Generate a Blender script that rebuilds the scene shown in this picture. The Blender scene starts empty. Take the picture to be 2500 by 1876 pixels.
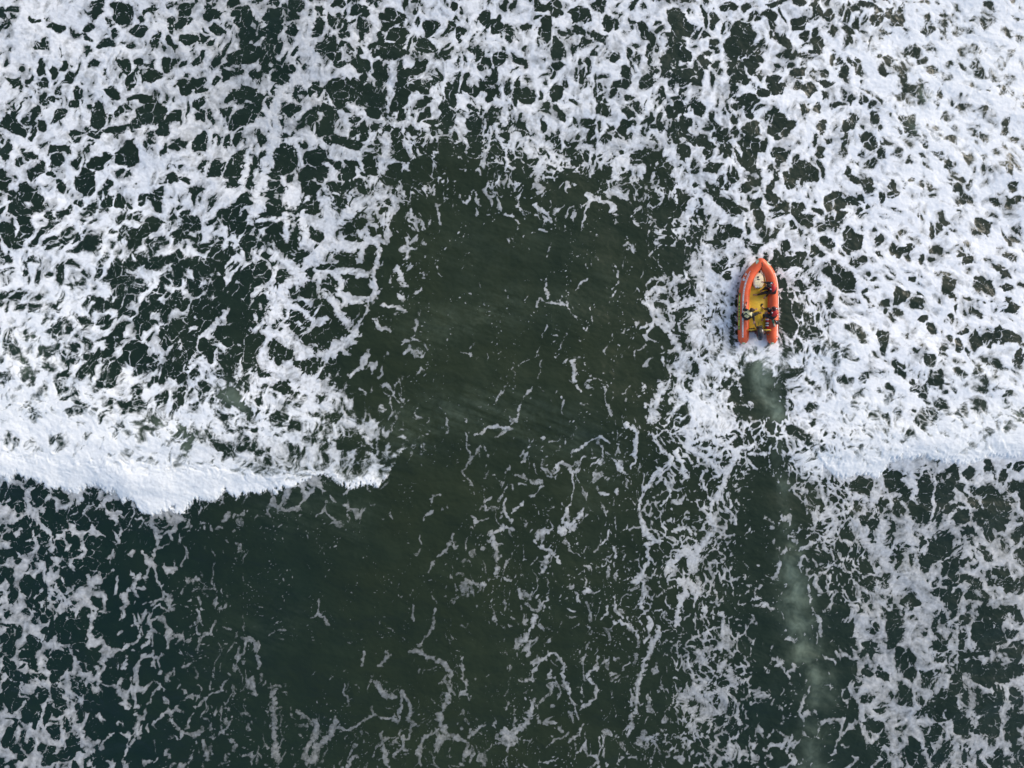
import bpy, bmesh, math, random
import numpy as np
from mathutils import Vector, Matrix
R = math.radians
SC_ = bpy.context.scene
# ------------------------------------------------------------------ camera (a drone looking straight down)
S = 0.0197                     # metres per sheet unit at the water line
CAM_H = 2500 * S * 24 / 36
cam = bpy.data.cameras.new('camera'); co = bpy.data.objects.new('camera', cam); SC_.collection.objects.link(co)
cam.lens = 24; cam.sensor_width = 36; cam.clip_start = .1; cam.clip_end = 2000
co.location = (0, 0, CAM_H); co.rotation_euler = (0, 0, 0)
SC_.camera = co
# ------------------------------------------------------------------ sky, sun, exposure
SUN_EL, SUN_AZ = R(30), R(62)
w = bpy.data.worlds.new('World'); SC_.world = w; w.use_nodes = True
nt = w.node_tree; bg = nt.nodes['Background']
sky = nt.nodes.new('ShaderNodeTexSky'); sky.sky_type = 'NISHITA'; sky.sun_disc = False
sky.sun_elevation = SUN_EL; sky.sun_rotation = SUN_AZ; sky.dust_density = 3; sky.air_density = 1
nt.links.new(sky.outputs[0], bg.inputs[0]); bg.inputs[1].default_value = .15
sun = bpy.data.lights.new('sun', 'SUN'); sun.energy = .9; sun.angle = R(30); sun.color = (1, .96, .9)
so = bpy.data.objects.new('sun', sun); SC_.collection.objects.link(so)
d = Vector((math.sin(SUN_AZ) * math.cos(SUN_EL), math.cos(SUN_AZ) * math.cos(SUN_EL), math.sin(SUN_EL)))
so.rotation_euler = d.to_track_quat('Z', 'Y').to_euler()
SC_.view_settings.view_transform = 'Standard'; SC_.view_settings.look = 'None'
SC_.view_settings.exposure = 0.4; SC_.view_settings.gamma = 1

# ---------------------------------------------------------------- noise tools
def _h(ix, iy, seed):
    n = (ix.astype(np.int64) * 374761393 + iy.astype(np.int64) * 668265263 + seed * 1442695041) & 0xffffffff
    n = ((n ^ (n >> 13)) * 1274126177) & 0xffffffff
    n = (n ^ (n >> 16)) & 0xffffffff
    return n
def _tab(seed):
    r = np.random.RandomState(seed)
    return r.rand(256, 256).astype(np.float32), r.rand(256, 256).astype(np.float32)
_T = {}
def tab(seed):
    if seed not in _T: _T[seed] = _tab(seed)
    return _T[seed]
def noise(x, y, seed):
    """gradient noise, about -1..1"""
    a = tab(seed)[0] * np.float32(2 * np.pi)
    gx, gy = np.cos(a).ravel(), np.sin(a).ravel()
    xi = np.floor(x).astype(np.int32); yi = np.floor(y).astype(np.int32)
    fx = (x - xi).astype(np.float32); fy = (y - yi).astype(np.float32)
    u = fx * fx * fx * (fx * (fx * 6 - 15) + 10); v = fy * fy * fy * (fy * (fy * 6 - 15) + 10)
    def c(dx, dy):
        k = ((yi + dy) & 255) * 256 + ((xi + dx) & 255)
        return gx[k] * (fx - dx) + gy[k] * (fy - dy)
    n0 = c(0, 0) * (1 - u) + c(1, 0) * u
    n1 = c(0, 1) * (1 - u) + c(1, 1) * u
    return (n0 * (1 - v) + n1 * v) * np.float32(1.5)
def fbm(x, y, seed, octv=4, gain=0.5, lac=2.07):
    s = 0; a = 1.0
    for i in range(octv):
        s = s + a * noise(x, y, seed + i); x = x * lac + 13.7; y = y * lac - 7.3; a *= gain
    return s
def worley(x, y, seed):
    """F1, F2 distances in cell units"""
    px, py = tab(seed); px = px.ravel(); py = py.ravel()
    xi = np.floor(x).astype(np.int32); yi = np.floor(y).astype(np.int32)
    fx = (x - xi).astype(np.float32); fy = (y - yi).astype(np.float32)
    f1 = np.full(x.shape, 9, np.float32); f2 = f1.copy()
    for dy in (-1, 0, 1):
        for dx in (-1, 0, 1):
            k = ((yi + dy) & 255) * 256 + ((xi + dx) & 255)
            ex = px[k] * np.float32(.92) + (dx - fx); ey = py[k] * np.float32(.92) + (dy - fy)
            d = ex * ex + ey * ey
            m = np.minimum(f2, d); f2 = np.maximum(f1, m); f2 = np.where(d < f1, f1, m); f1 = np.minimum(f1, d)
    return np.sqrt(f1), np.sqrt(f2)
def sst(a, b, x):
    t = np.clip((x - a) / (b - a), 0, 1); return t * t * (3 - 2 * t)
def box(a, r):
    for ax in (0, 1):
        p = [(0, 0), (0, 0)]; p[ax] = (r + 1, r)
        c = np.cumsum(np.pad(a, p, mode='reflect'), axis=ax, dtype=np.float64)
        n = a.shape[ax]
        hi = np.take(c, np.arange(2 * r + 1, 2 * r + 1 + n), axis=ax); lo = np.take(c, np.arange(0, n), axis=ax)
        a = ((hi - lo) / (2 * r + 1)).astype(np.float32)
    return a
def blur(a, r): return box(box(a, r), r)
def grid_map(G, x, y, cell):
    """smooth (cosine) interpolation of a coarse table whose cells are `cell` wide"""
    H, W = G.shape
    u = np.clip(x / cell - .5, 0, W - 1.001); v = np.clip(y / cell - .5, 0, H - 1.001)
    i = u.astype(int); j = v.astype(int); fu = u - i; fv = v - j
    fu = fu * fu * (3 - 2 * fu); fv = fv * fv * (3 - 2 * fv)
    return (G[j, i] * (1 - fu) + G[j, i + 1] * fu) * (1 - fv) + (G[j + 1, i] * (1 - fu) + G[j + 1, i + 1] * fu) * fv
# ---------------------------------------------------------------- survey of the sea surface
# share of foam (percent) in patches of about two metres, north-west to south-east
COVER = """
80 85 70 70 60 45 45 60 50 60 70 60 75 60 65 55 60 70 65 60 70 80 80 80
80 75 75 55 70 45 40 60 40 50 65 55 75 65 70 35 60 40 65 70 80 80 80 85
65 70 55 55 70 45 55 50 45 50 45 45 60 70 65 45 55 65 70 70 75 75 80 80
65 70 75 80 70 50 55 50 50 50 35 40 55 70 60 55 55 60 70 75 75 80 75 80
40 60 60 75 65 65 45 45 50 60 25 35 30 45 40 45 50 55 50 75 70 80 80 75
45 55 65 40 50 45 30 55 40 18 6 5 12 5 5 20 45 55 60 65 75 80 75 75
60 60 50 45 35 35 50 45 30 12 2 2 2 3 3 10 60 60 65 65 70 80 80 75
70 60 35 45 40 30 50 35 22 8 1 1 1 3 4 12 60 62 50 75 75 80 80 75
55 50 40 40 40 40 45 45 25 6 1 2 3 4 4 20 65 60 45 70 75 75 70 65
75 65 70 50 70 55 50 50 22 4 2 3 3 3 6 10 60 30 15 85 75 70 70 70
90 90 90 85 70 55 55 50 30 4 3 4 5 5 8 10 45 40 35 85 88 85 88 95
55 40 60 80 60 40 30 30 20 0 1 4 6 8 5 12 38 22 12 70 50 30 40 45
55 50 35 35 12 2 1 1 1 1 3 5 6 8 5 22 48 22 8 18 62 50 25 50
55 50 30 18 6 1 1 1 1 2 4 6 7 7 4 16 40 22 6 10 58 60 45 60
55 40 30 22 10 3 2 2 1 2 4 4 7 6 4 8 35 20 8 12 48 58 40 55
50 45 35 22 9 5 2 1 2 3 5 3 6 5 4 5 42 32 5 6 55 60 52 45
50 50 30 14 12 6 3 3 3 4 5 3 7 4 6 8 50 42 12 8 55 58 45 42
60 50 28 16 12 8 6 5 4 5 6 6 8 7 7 10 28 32 16 10 38 45 42 45
"""
# dark openings, per survey sheet (origin x, y): x y rx ry tilt, in tens of sheet units
HOLES = {
(0,0):"104 10 10 8 35;45 23 7 4 0;11 7 5 3 -20;80 7 6 3 -15;29 14 5 3 0;75 21 5 4 -30;74 29 4 4 0;88 36 8 5 10;33 37 5 4 0;119 27 8 5 -25;158 16 6 4 0;160 9 5 4 -40;128 7 5 3 -10;161 33 6 6 0;184 12 10 3 -15;185 24 6 5 0;209 13 11 9 -50;210 46 13 9 -20;196 54 7 2 -50;182 35 4 4 0;148 36 8 3 50;144 52 9 4 -35;130 65 8 6 -15;112 67 6 6 0;106 57 4 6 0;170 52 9 3 -40;157 54 3 4 0;44 59 4 7 5;57 66 8 4 -30;65 60 2 6 15;33 58 4 6 20;35 70 4 4 0;10 69 6 5 -30;22 68 5 4 0;65 78 5 4 30;63 87 4 6 0;44 85 3 3 0;96 80 6 4 10;84 101 7 11 -15;130 98 12 9 0;139 109 8 5 -10;120 85 11 4 10;110 92 5 3 20;115 106 6 5 0;100 113 11 4 -10;80 116 6 4 0;35 108 6 8 0;6 105 10 7 30;14 113 5 6 0;24 115 6 3 -55;51 99 6 4 -30;64 114 6 4 0;150 101 4 5 -20;195 83 7 4 -10;215 80 8 7 0;210 100 16 8 -35;170 90 5 6 20;161 93 2 8 0;170 124 7 10 25;194 96 3 5 0;48 139 6 8 0;50 128 9 3 -20;27 134 6 5 0;111 136 9 11 0;92 136 9 4 -20;72 154 7 11 10;84 140 9 5 -20;141 130 2 6 15;150 156 4 6 0;184 145 10 8 -20;208 143 11 20 30;22 163 11 5 0;5 130 5 8 0;43 152 5 3 0;26 152 4 3 0;50 161 5 4 0;92 160 4 6 20;135 162 6 3 0;160 154 5 4 0;168 162 7 3 -20;215 160 6 6 0;168 69 11 4 -20;170 76 6 4 0;156 76 7 5 30",
(625,0):"15 15 9 10 0;12 25 11 7 -10;31 23 7 6 0;52 24 6 9 10;55 8 6 5 -20;66 18 4 8 10;32 3 9 5 20;70 3 4 6 0;87 9 7 7 0;94 14 4 4 0;118 12 16 7 -30;119 26 8 8 0;92 23 5 4 0;78 22 7 3 -35;77 29 5 3 0;88 31 2 6 20;117 42 11 8 0;126 43 4 4 0;140 18 3 6 30;150 22 4 9 25;131 40 2 8 10;147 39 7 9 0;142 55 6 7 0;67 40 6 8 15;64 46 8 4 0;77 37 3 4 0;89 44 4 4 0;72 52 6 4 0;28 59 7 4 0;44 60 3 4 0;8 58 6 4 0;5 52 5 5 -30;17 75 4 4 10;48 76 4 7 10;90 55 13 6 15;107 62 5 5 0;125 57 3 5 0;127 63 5 7 0;75 78 16 12 0;95 80 4 13 20;85 75 8 8 0;102 85 5 11 20;110 83 3 8 0;101 95 7 7 0;124 79 8 13 0;145 75 8 6 0;170 70 9 8 20;174 75 10 5 0;190 73 6 6 0;176 28 3 7 30;178 5 3 5 -30;171 5 3 4 0;197 16 6 6 0;207 20 6 7 0;210 50 5 11 0;197 54 6 6 -30;187 37 4 6 0;30 96 8 7 25;66 98 9 7 20;55 110 11 6 -40;85 102 6 5 -20;100 109 5 5 0;86 114 5 3 0;22 114 6 4 0;66 120 8 6 0;75 121 5 5 0;84 126 9 6 -10;94 136 6 5 0;100 143 6 6 0;25 135 10 12 0;52 134 12 9 -15;3 138 6 8 20;15 148 6 5 20;50 150 14 9 -15;68 142 5 5 0;76 148 6 7 0;17 161 9 6 0;45 162 9 5 0;68 160 8 5 -20;120 112 4 6 0;122 124 5 10 0;126 133 8 6 0;116 152 13 9 -35;145 147 12 12 0;137 157 15 7 0;165 142 12 9 0;165 127 12 6 25;150 128 8 4 -30;190 120 6 18 0;182 158 15 8 0;163 96 7 10 0;163 107 6 6 0;145 97 4 8 20;151 105 4 4 0;185 93 5 5 0;200 98 4 4 0;204 82 5 7 30;218 95 4 5 0;197 77 8 3 30;1 83 4 9 0;5 120 4 6 0;150 84 5 3 0;219 75 3 6 0;188 142 6 6 0;208 145 7 5 0;205 130 6 8 0",
(1250,0):"26 3 8 5 0;37 5 7 8 0;58 11 8 7 -20;63 15 5 4 0;23 13 3 3 0;13 21 6 3 25;83 18 5 8 -15;75 31 7 5 30;31 20 5 8 0;28 28 6 6 40;40 40 9 9 10;46 25 5 3 20;57 25 3 7 -30;16 44 3 4 0;9 52 8 4 30;24 51 4 3 0;40 55 5 3 20;53 42 2 5 10;67 51 3 5 0;90 50 5 4 -25;74 43 3 4 0;106 2 4 5 0;76 3 4 5 0;114 24 5 7 0;125 21 3 3 0;102 23 2 3 0;118 42 3 9 5;98 63 5 5 0;95 73 8 5 0;117 70 6 7 0;144 16 9 7 10;148 24 13 6 15;140 36 9 8 40;148 44 10 8 20;135 54 6 6 0;153 65 13 8 5;141 62 4 5 0;167 14 3 9 -15;168 27 5 3 35;176 36 6 4 0;168 52 7 4 40;170 45 4 2 0;175 15 3 5 0;188 4 9 4 0;205 6 5 4 0;199 29 12 8 0;197 38 12 8 0;195 45 8 6 0;208 56 7 6 0;198 21 8 4 -10;190 54 8 4 0;213 44 5 3 0;197 67 8 4 -20;190 77 5 9 15;202 83 10 6 -15;216 78 5 6 -40;12 82 6 9 0;4 80 4 11 0;25 80 3 5 0;38 80 5 7 0;79 93 7 5 0;78 81 3 4 0;53 87 5 2 0;67 105 5 6 0;68 115 3 7 20;55 105 3 5 0;82 120 5 4 15;100 84 5 4 -20;96 112 8 4 -35;101 105 5 5 0;109 93 2 6 -15;123 94 1 4 0;128 108 6 4 -30;113 104 2 5 20;142 93 11 6 0;162 94 4 7 0;146 114 9 8 20;150 107 8 5 0;154 120 7 6 0;176 106 3 9 -20;179 115 6 4 -20;192 115 4 6 0;168 131 4 7 15;148 133 5 7 -20;164 122 4 4 0;206 89 7 6 0;195 93 4 4 0;187 92 2 6 -10;210 110 6 8 -30;210 125 9 9 0;198 134 3 7 -25;206 138 6 10 0;120 133 14 10 0;108 137 6 5 0;130 147 10 12 0;118 155 7 6 0;135 157 10 8 0;175 145 8 6 0;181 160 4 6 0;9 107 5 7 10;15 113 9 4 35;27 108 3 4 0;9 140 11 5 0;12 152 12 7 0;20 161 10 5 0;35 160 6 5 0;60 155 9 6 0;72 158 10 7 0;80 148 8 6 0;62 162 9 4 0;47 150 6 5 0;52 128 7 4 -35;100 150 5 6 0;85 134 5 1 0;192 102 4 5 0;205 97 4 3 0;170 123 9 5 50;160 60 7 3 0;25 130 4 5 20;206 160 8 5 -20",
(1875,0):"5 13 5 5 0;7 3 7 4 0;28 1 4 3 0;41 9 4 7 -20;52 14 6 5 0;31 16 10 5 -15;33 28 4 6 30;16 35 5 9 -20;17 46 4 5 0;44 38 8 6 0;40 42 6 3 0;30 47 5 2 0;72 25 6 3 10;60 28 4 4 0;78 7 5 5 0;87 3 8 4 20;94 13 5 8 -30;105 10 5 5 0;115 14 8 7 10;119 6 4 5 0;139 15 5 4 -30;141 22 5 7 -35;137 1 6 2 0;168 24 4 3 0;174 25 7 4 20;178 16 3 3 0;189 18 5 5 0;196 18 3 3 0;90 36 1 7 15;66 61 5 5 10;73 53 3 4 -20;26 64 5 5 0;33 60 4 4 0;19 57 4 3 -40;5 68 5 5 20;8 76 8 6 0;37 76 7 5 0;51 70 7 3 0;48 81 3 5 0;32 92 6 6 0;61 90 6 3 -15;73 86 4 3 0;13 106 11 9 -20;8 114 6 4 0;73 105 6 11 35;92 101 6 6 0;98 111 4 4 0;88 121 8 5 30;48 108 4 6 -20;12 132 8 5 20;13 139 5 3 0;33 147 10 9 25;20 153 9 5 40;48 144 3 9 0;49 129 5 4 0;103 60 4 8 -30;118 65 5 10 -30;127 76 6 5 0;135 82 5 10 -20;134 90 4 6 -20;123 83 3 6 -20;114 83 5 3 -20;123 103 6 8 0;124 112 5 5 0;137 123 5 5 30;136 114 4 3 0;108 48 5 5 0;99 48 3 3 0;128 42 8 5 20;135 52 5 4 0;142 40 4 8 -35;151 80 4 5 0;147 89 3 4 0;170 92 6 3 10;168 57 3 6 0;184 60 6 10 -50;203 54 6 4 0;206 77 5 5 0;211 82 4 5 0;157 55 4 4 0;181 43 5 4 0;100 131 4 6 -20;113 133 6 5 20;158 139 6 4 0;158 121 6 4 0;148 133 5 4 40;92 89 5 3 0;98 85 6 2 50;88 80 5 2 20;83 85 3 3 0;212 45 3 7 20;208 105 5 4 0;209 112 4 5 0;176 158 4 4 0;109 161 4 4 0;165 162 8 4 0;88 160 8 3 30;76 155 6 4 30;70 148 5 5 0;3 160 3 8 0;212 160 5 5 20;207 145 4 8 -30;128 153 4 3 0;7 118 5 3 0;102 27 4 2 30;45 93 4 4 0;53 120 3 2 0;81 50 4 2 0",
(0,469):"27 4 9 7 0;30 12 4 5 0;11 11 4 6 0;20 27 8 8 20;5 36 6 13 -20;8 55 4 6 0;3 52 3 3 0;28 60 6 4 -20;22 67 3 5 20;39 70 4 3 -40;66 10 4 4 0;74 14 5 3 -30;54 18 5 7 30;43 22 6 4 20;92 9 6 5 -15;102 10 6 6 0;120 4 6 5 0;132 4 6 5 0;158 20 6 4 -40;163 26 13 5 -30;122 33 18 6 -20;106 38 8 4 -50;80 43 8 4 -10;96 35 4 3 0;54 41 5 3 0;65 49 8 3 -10;116 20 6 5 0;86 63 4 12 20;98 68 13 6 -35;112 60 5 8 10;132 61 8 7 0;101 80 9 13 20;116 85 6 10 -20;100 87 6 6 0;15 91 10 5 -40;30 100 8 3 -20;60 79 6 2 0;70 78 3 4 20;142 73 7 5 -40;140 60 8 5 -40;150 55 7 6 0;160 60 5 6 0;170 62 6 7 -20;183 56 7 6 -20;199 49 4 5 20;205 13 15 6 -35;195 20 8 7 0;203 28 10 8 -40;190 40 3 2 0;214 43 6 6 0;170 76 4 8 15;190 65 5 6 0;186 82 9 10 20;190 97 17 7 -40;170 103 8 14 25;215 72 10 10 0;207 95 10 15 20;205 105 9 8 0;192 120 9 6 10;215 110 6 6 0;135 100 5 6 0;152 92 6 7 0;159 97 6 6 0;107 103 6 5 0;92 98 5 4 0;72 112 6 5 0;80 108 3 7 20;64 108 3 5 0;48 120 9 6 -35;55 113 4 5 0;24 122 3 7 0;31 125 3 5 0;9 130 6 10 -20;60 140 10 7 -30;80 142 4 5 0;98 127 8 3 -15;103 120 4 5 0;142 122 4 8 -10;118 140 10 10 -50;95 140 5 7 20;130 145 7 10 20;145 155 6 10 10;165 130 6 9 30;160 145 5 14 30;182 137 9 11 40;206 142 9 9 0;200 130 6 5 0;195 160 8 5 0;10 155 5 8 30;100 158 6 7 30;20 145 5 4 30;87 124 6 2 -15;67 145 6 4 10;175 115 4 10 15;161 38 6 3 20;152 38 4 5 -20;167 38 3 7 20;187 98 3 8 20;138 86 4 8 20;155 158 5 9 15",
(625,469):"8 25 8 5 0;14 14 12 8 0;25 22 3 4 0;32 45 12 9 0;20 33 9 9 0;43 12 8 9 0;50 35 6 8 0;52 52 3 3 0;70 9 9 8 0;74 30 5 3 0;81 30 5 5 0;85 38 6 5 0;103 6 7 5 0;112 15 5 3 0;104 29 2 3 0;115 60 6 6 0;106 50 8 6 20;60 65 6 4 0;75 62 12 4 0;100 62 6 4 0;90 79 12 10 0;67 80 10 7 0;40 83 12 8 0;62 97 8 8 0;85 106 8 9 0;70 117 11 13 0;97 119 6 5 0;35 105 12 8 -20;15 108 6 10 0;8 95 4 5 0;42 108 8 10 0;55 130 8 8 0;62 125 8 8 0;90 130 14 8 -30;25 140 12 6 0;55 146 4 5 0;45 150 8 8 0;10 158 8 5 0;70 150 12 8 0;22 160 10 5 0;80 160 12 5 0;5 65 5 12 0;25 70 10 8 -30;105 95 8 8 0;115 88 6 8 0;110 105 10 8 0;120 60 5 12 0;106 76 6 6 0;120 40 6 8 0;50 15 5 10 0;70 55 3 4 0;110 130 14 10 0",
(1250,469):"140 17 10 8 0;148 5 6 5 0;162 9 6 6 -10;187 12 12 7 30;199 15 6 2 0;212 10 6 6 0;176 42 7 8 0;176 30 5 6 0;190 33 8 7 20;130 18 8 8 0;136 40 5 5 0;152 55 8 10 10;158 79 8 5 -20;177 65 3 5 0;186 70 6 4 -20;183 58 3 6 30;186 64 8 1 -10;215 22 5 8 0;164 41 2 6 20;212 48 4 3 0;145 122 8 10 0;140 90 9 4 -20;145 105 8 6 0;178 138 3 6 20;155 115 5 7 30;175 128 5 4 0;159 153 3 4 0;127 97 6 4 30;150 135 5 5 0;190 137 4 16 5;188 153 4 8 0",
(1875,469):"6 5 9 7 20;14 11 4 6 -20;28 18 5 10 -30;33 21 8 5 30;43 16 6 3 30;59 8 8 8 0;63 5 7 5 0;62 19 6 5 0;75 6 7 6 0;83 3 4 4 0;101 4 4 6 0;110 2 5 4 0;75 42 7 11 0;69 49 5 5 0;54 43 8 5 10;97 41 4 4 40;21 32 4 3 0;20 27 3 3 0;15 48 5 4 0;28 56 5 6 0;39 51 5 4 0;10 63 9 5 10;13 58 5 4 0;19 60 4 3 0;29 81 8 5 30;62 77 11 7 20;50 70 4 8 0;60 67 5 5 0;71 75 5 5 0;85 85 4 2 -20;51 91 5 7 0;115 52 5 5 0;110 48 3 6 0;122 49 4 4 0;132 60 3 3 0;156 80 7 5 0;127 75 3 3 0;114 90 6 7 -30;100 95 7 3 0;172 5 6 7 0;215 8 5 5 0;187 30 6 7 0;196 67 6 4 20;206 71 6 4 30;191 82 6 5 -30;206 82 5 4 0;184 80 4 5 0;144 33 2 5 -20;149 31 2 4 0;176 58 5 5 0;166 56 3 3 0;208 38 2 7 -40;170 58 2 4 0;74 120 8 5 20;68 118 3 5 -20;50 135 4 7 0;57 135 3 6 0;40 123 5 8 -30;133 108 6 5 0;142 118 6 4 30;157 111 4 3 0;163 101 3 5 0;163 134 5 5 0;171 136 3 3 0;167 122 4 3 0;154 127 3 4 0;97 132 5 8 0;139 143 6 6 0;151 139 6 5 30;112 150 5 6 0;200 125 10 7 20;188 127 6 5 20;178 130 4 9 0;205 125 10 7 30;165 158 9 5 30;143 160 7 6 0;195 150 9 5 30;180 155 4 8 0;215 144 4 6 -20;66 163 6 4 0;82 162 6 4 0;209 101 9 4 -20;95 122 4 3 0;30 103 5 9 -20;15 105 4 8 0;22 120 6 6 0;35 120 6 9 -20;158 88 2 5 -30",
(0,938):"4 93 4 9 20;15 97 4 5 35;33 95 6 11 30;51 96 7 3 -25;13 108 3 6 30;17 121 9 4 -25;41 113 5 10 0;56 116 9 6 20;47 124 7 8 30;75 118 5 11 35;89 124 8 6 20;93 130 6 8 0;103 105 9 7 10;112 120 9 5 0;113 135 13 10 0;85 140 14 8 -40;36 133 4 7 20;21 132 5 4 0;17 142 9 7 0;7 148 6 6 0;36 146 6 6 20;50 143 5 6 -20;65 136 4 4 0;64 144 4 6 10;58 131 4 6 0;71 154 7 3 -25;40 160 2 6 0;47 160 2 4 20;55 163 4 4 0;3 162 6 5 0;71 162 5 5 0;88 158 8 8 0;104 158 8 11 0;125 143 6 5 0;74 100 7 5 -10;120 155 5 8 0;84 105 3 2 -20;26 156 2 4 0;14 153 4 3 0;107 112 5 5 0;113 103 4 6 -20;84 103 3 2 0;64 31 5 6 30;72 23 4 8 -30;86 20 3 6 20;25 18 5 8 -30;15 13 3 6 0;68 8 5 10 0;55 3 6 5 0;8 33 4 6 0;140 20 7 12 20;110 17 4 5 0;122 12 6 8 10;144 27 4 8 20;111 43 4 4 0;57 46 3 4 0;178 8 4 7 0;192 13 8 7 0;205 10 6 6 0;171 43 6 5 30;185 46 6 6 0;200 37 5 4 0;191 53 8 5 20;204 55 8 6 20;215 25 6 6 0;213 52 4 6 0;203 63 6 3 0",
(625,938):"6 13 5 5 0;25 3 8 6 0;42 12 4 4 0;60 10 4 4 0;80 22 6 8 0;92 25 6 10 0;62 28 6 6 0;50 28 6 5 0;20 32 9 6 0;33 34 5 8 0;55 40 4 8 0;77 43 8 9 0;61 44 3 7 0;87 50 8 8 0;45 45 4 7 0;27 54 5 5 0;35 60 4 6 0;15 47 4 4 0;5 58 5 5 0;90 65 6 5 0;98 70 7 3 0;78 62 2 6 0;70 72 3 3 0;108 65 5 5 0;59 79 2 1 0;63 68 6 2 0;8 6 3 5 0;80 12 3 5 0;105 25 8 15 0;106 55 4 6 0;100 55 5 4 0",
(1875,938):"37 20 6 5 20;24 41 9 6 20;35 46 8 4 20;75 18 5 6 -30;85 19 4 5 0;108 25 4 5 0;135 6 6 8 30;150 20 8 5 10;138 25 8 6 20;165 22 5 6 0;130 33 6 6 0;113 40 3 7 -40;100 49 8 2 10;203 35 5 4 0;217 23 5 4 0;180 18 4 6 0;193 26 4 3 0;205 10 5 4 0;125 7 5 5 0;118 44 3 4 -30;103 12 4 6 0;50 10 4 4 0;84 89 9 9 0;110 82 8 7 0;113 90 5 5 0;102 75 4 4 0;134 85 7 8 0;136 98 7 9 0;132 113 8 7 0;158 80 7 12 0;155 100 9 7 0;174 78 6 5 0;191 72 4 7 0;207 83 4 5 0;178 100 5 6 -20;195 100 15 12 0;200 112 15 11 20;166 112 6 7 20;172 128 4 4 20;181 118 3 4 0;192 130 5 6 0;204 122 6 8 0;215 115 5 6 0;216 90 4 6 0;150 142 11 14 30;160 130 6 5 0;134 140 4 4 0;138 155 7 8 20;165 155 10 6 -30;185 145 4 5 20;192 150 4 8 -30;180 148 5 3 0;205 163 6 6 0;70 120 4 3 0;67 128 6 4 -20;70 133 6 4 -10;92 125 4 8 -20;90 135 4 6 0;88 160 6 6 0;102 154 3 4 -30;90 147 3 5 0;100 152 4 6 0;84 117 3 5 0;127 155 3 8 0;120 110 5 4 20;148 120 4 3 -40;78 150 5 6 0;62 142 5 4 0;196 88 8 3 20;208 70 4 3 0;204 76 3 4 0;150 90 6 6 0;217 70 4 4 0;140 110 5 6 0;115 105 2 2 0",
(0,1407):"23 7 10 9 0;9 19 4 9 15;4 3 5 8 0;38 17 2 9 5;51 8 4 9 0;62 3 8 6 0;32 20 7 3 -30;38 35 6 5 20;72 32 4 10 0;59 16 6 2 -20;86 40 7 9 20;92 50 10 8 0;60 50 12 9 10;67 60 7 3 -20;40 50 6 5 0;28 57 5 6 0;8 44 7 3 0;50 77 7 12 25;48 86 6 9 25;76 68 9 8 -20;97 74 11 4 -25;92 90 9 9 0;75 80 6 5 0;77 78 4 3 0;8 98 9 11 20;2 76 3 6 0;8 80 4 6 0;10 107 7 12 30;25 120 8 13 10;47 107 4 10 -20;50 115 5 7 0;82 105 11 9 0;78 113 10 8 0;98 120 11 10 0;35 108 5 6 0;40 122 5 8 20;65 148 10 8 0;55 155 9 7 0;40 160 8 5 0;78 138 4 4 0;90 135 6 8 0;83 155 6 8 0;98 145 10 12 0;5 140 5 10 20;12 150 6 5 0;8 163 6 3 0;10 130 8 2 25;26 143 3 3 0;18 158 5 5 0;95 25 6 6 0;100 42 6 8 0;110 50 7 10 0;103 22 4 5 0;97 35 5 6 0;78 22 3 3 0;28 75 4 8 -20;33 87 5 5 -30;70 58 6 6 0;60 108 3 5 -20;17 77 3 3 -20;30 30 4 4 0;2 53 3 6 0;68 95 5 3 -20"
}
HOLES_SE = "85 10 6 4 0;73 13 4 4 0;64 24 4 7 0;78 28 4 3 0;89 20 4 4 0;84 25 2 4 0;86 34 5 4 0;96 34 4 3 -20;104 10 4 4 0;95 10 3 3 0;113 18 10 5 0;108 29 6 10 0;116 27 2 6 0;109 48 12 6 0;101 39 6 2 0;122 39 6 4 10;68 43 4 7 -20;70 50 2 6 0;60 58 4 3 0;67 60 5 4 30;77 61 3 4 0;51 49 3 3 0;58 50 3 3 0;93 55 4 7 15;88 65 8 6 -30;96 74 4 7 0;108 64 5 5 0;115 60 4 5 0;111 74 6 7 0;123 58 3 4 0;123 74 4 11 10;117 90 7 5 0;74 89 5 9 0;80 83 2 5 -15;59 83 5 4 0;53 76 7 3 20;50 87 9 4 0;86 58 3 2 0;103 77 3 1 0;91 89 2 4 0;97 23 3 3 0;101 2 6 2 0;93 2 6 3 0;106 4 3 3 0;96 44 2 3 0;124 20 3 4 0;124 47 4 4 0;120 3 3 3 0;52 4 5 3 0;79 51 3 4 0;87 43 2 2 0"
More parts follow.
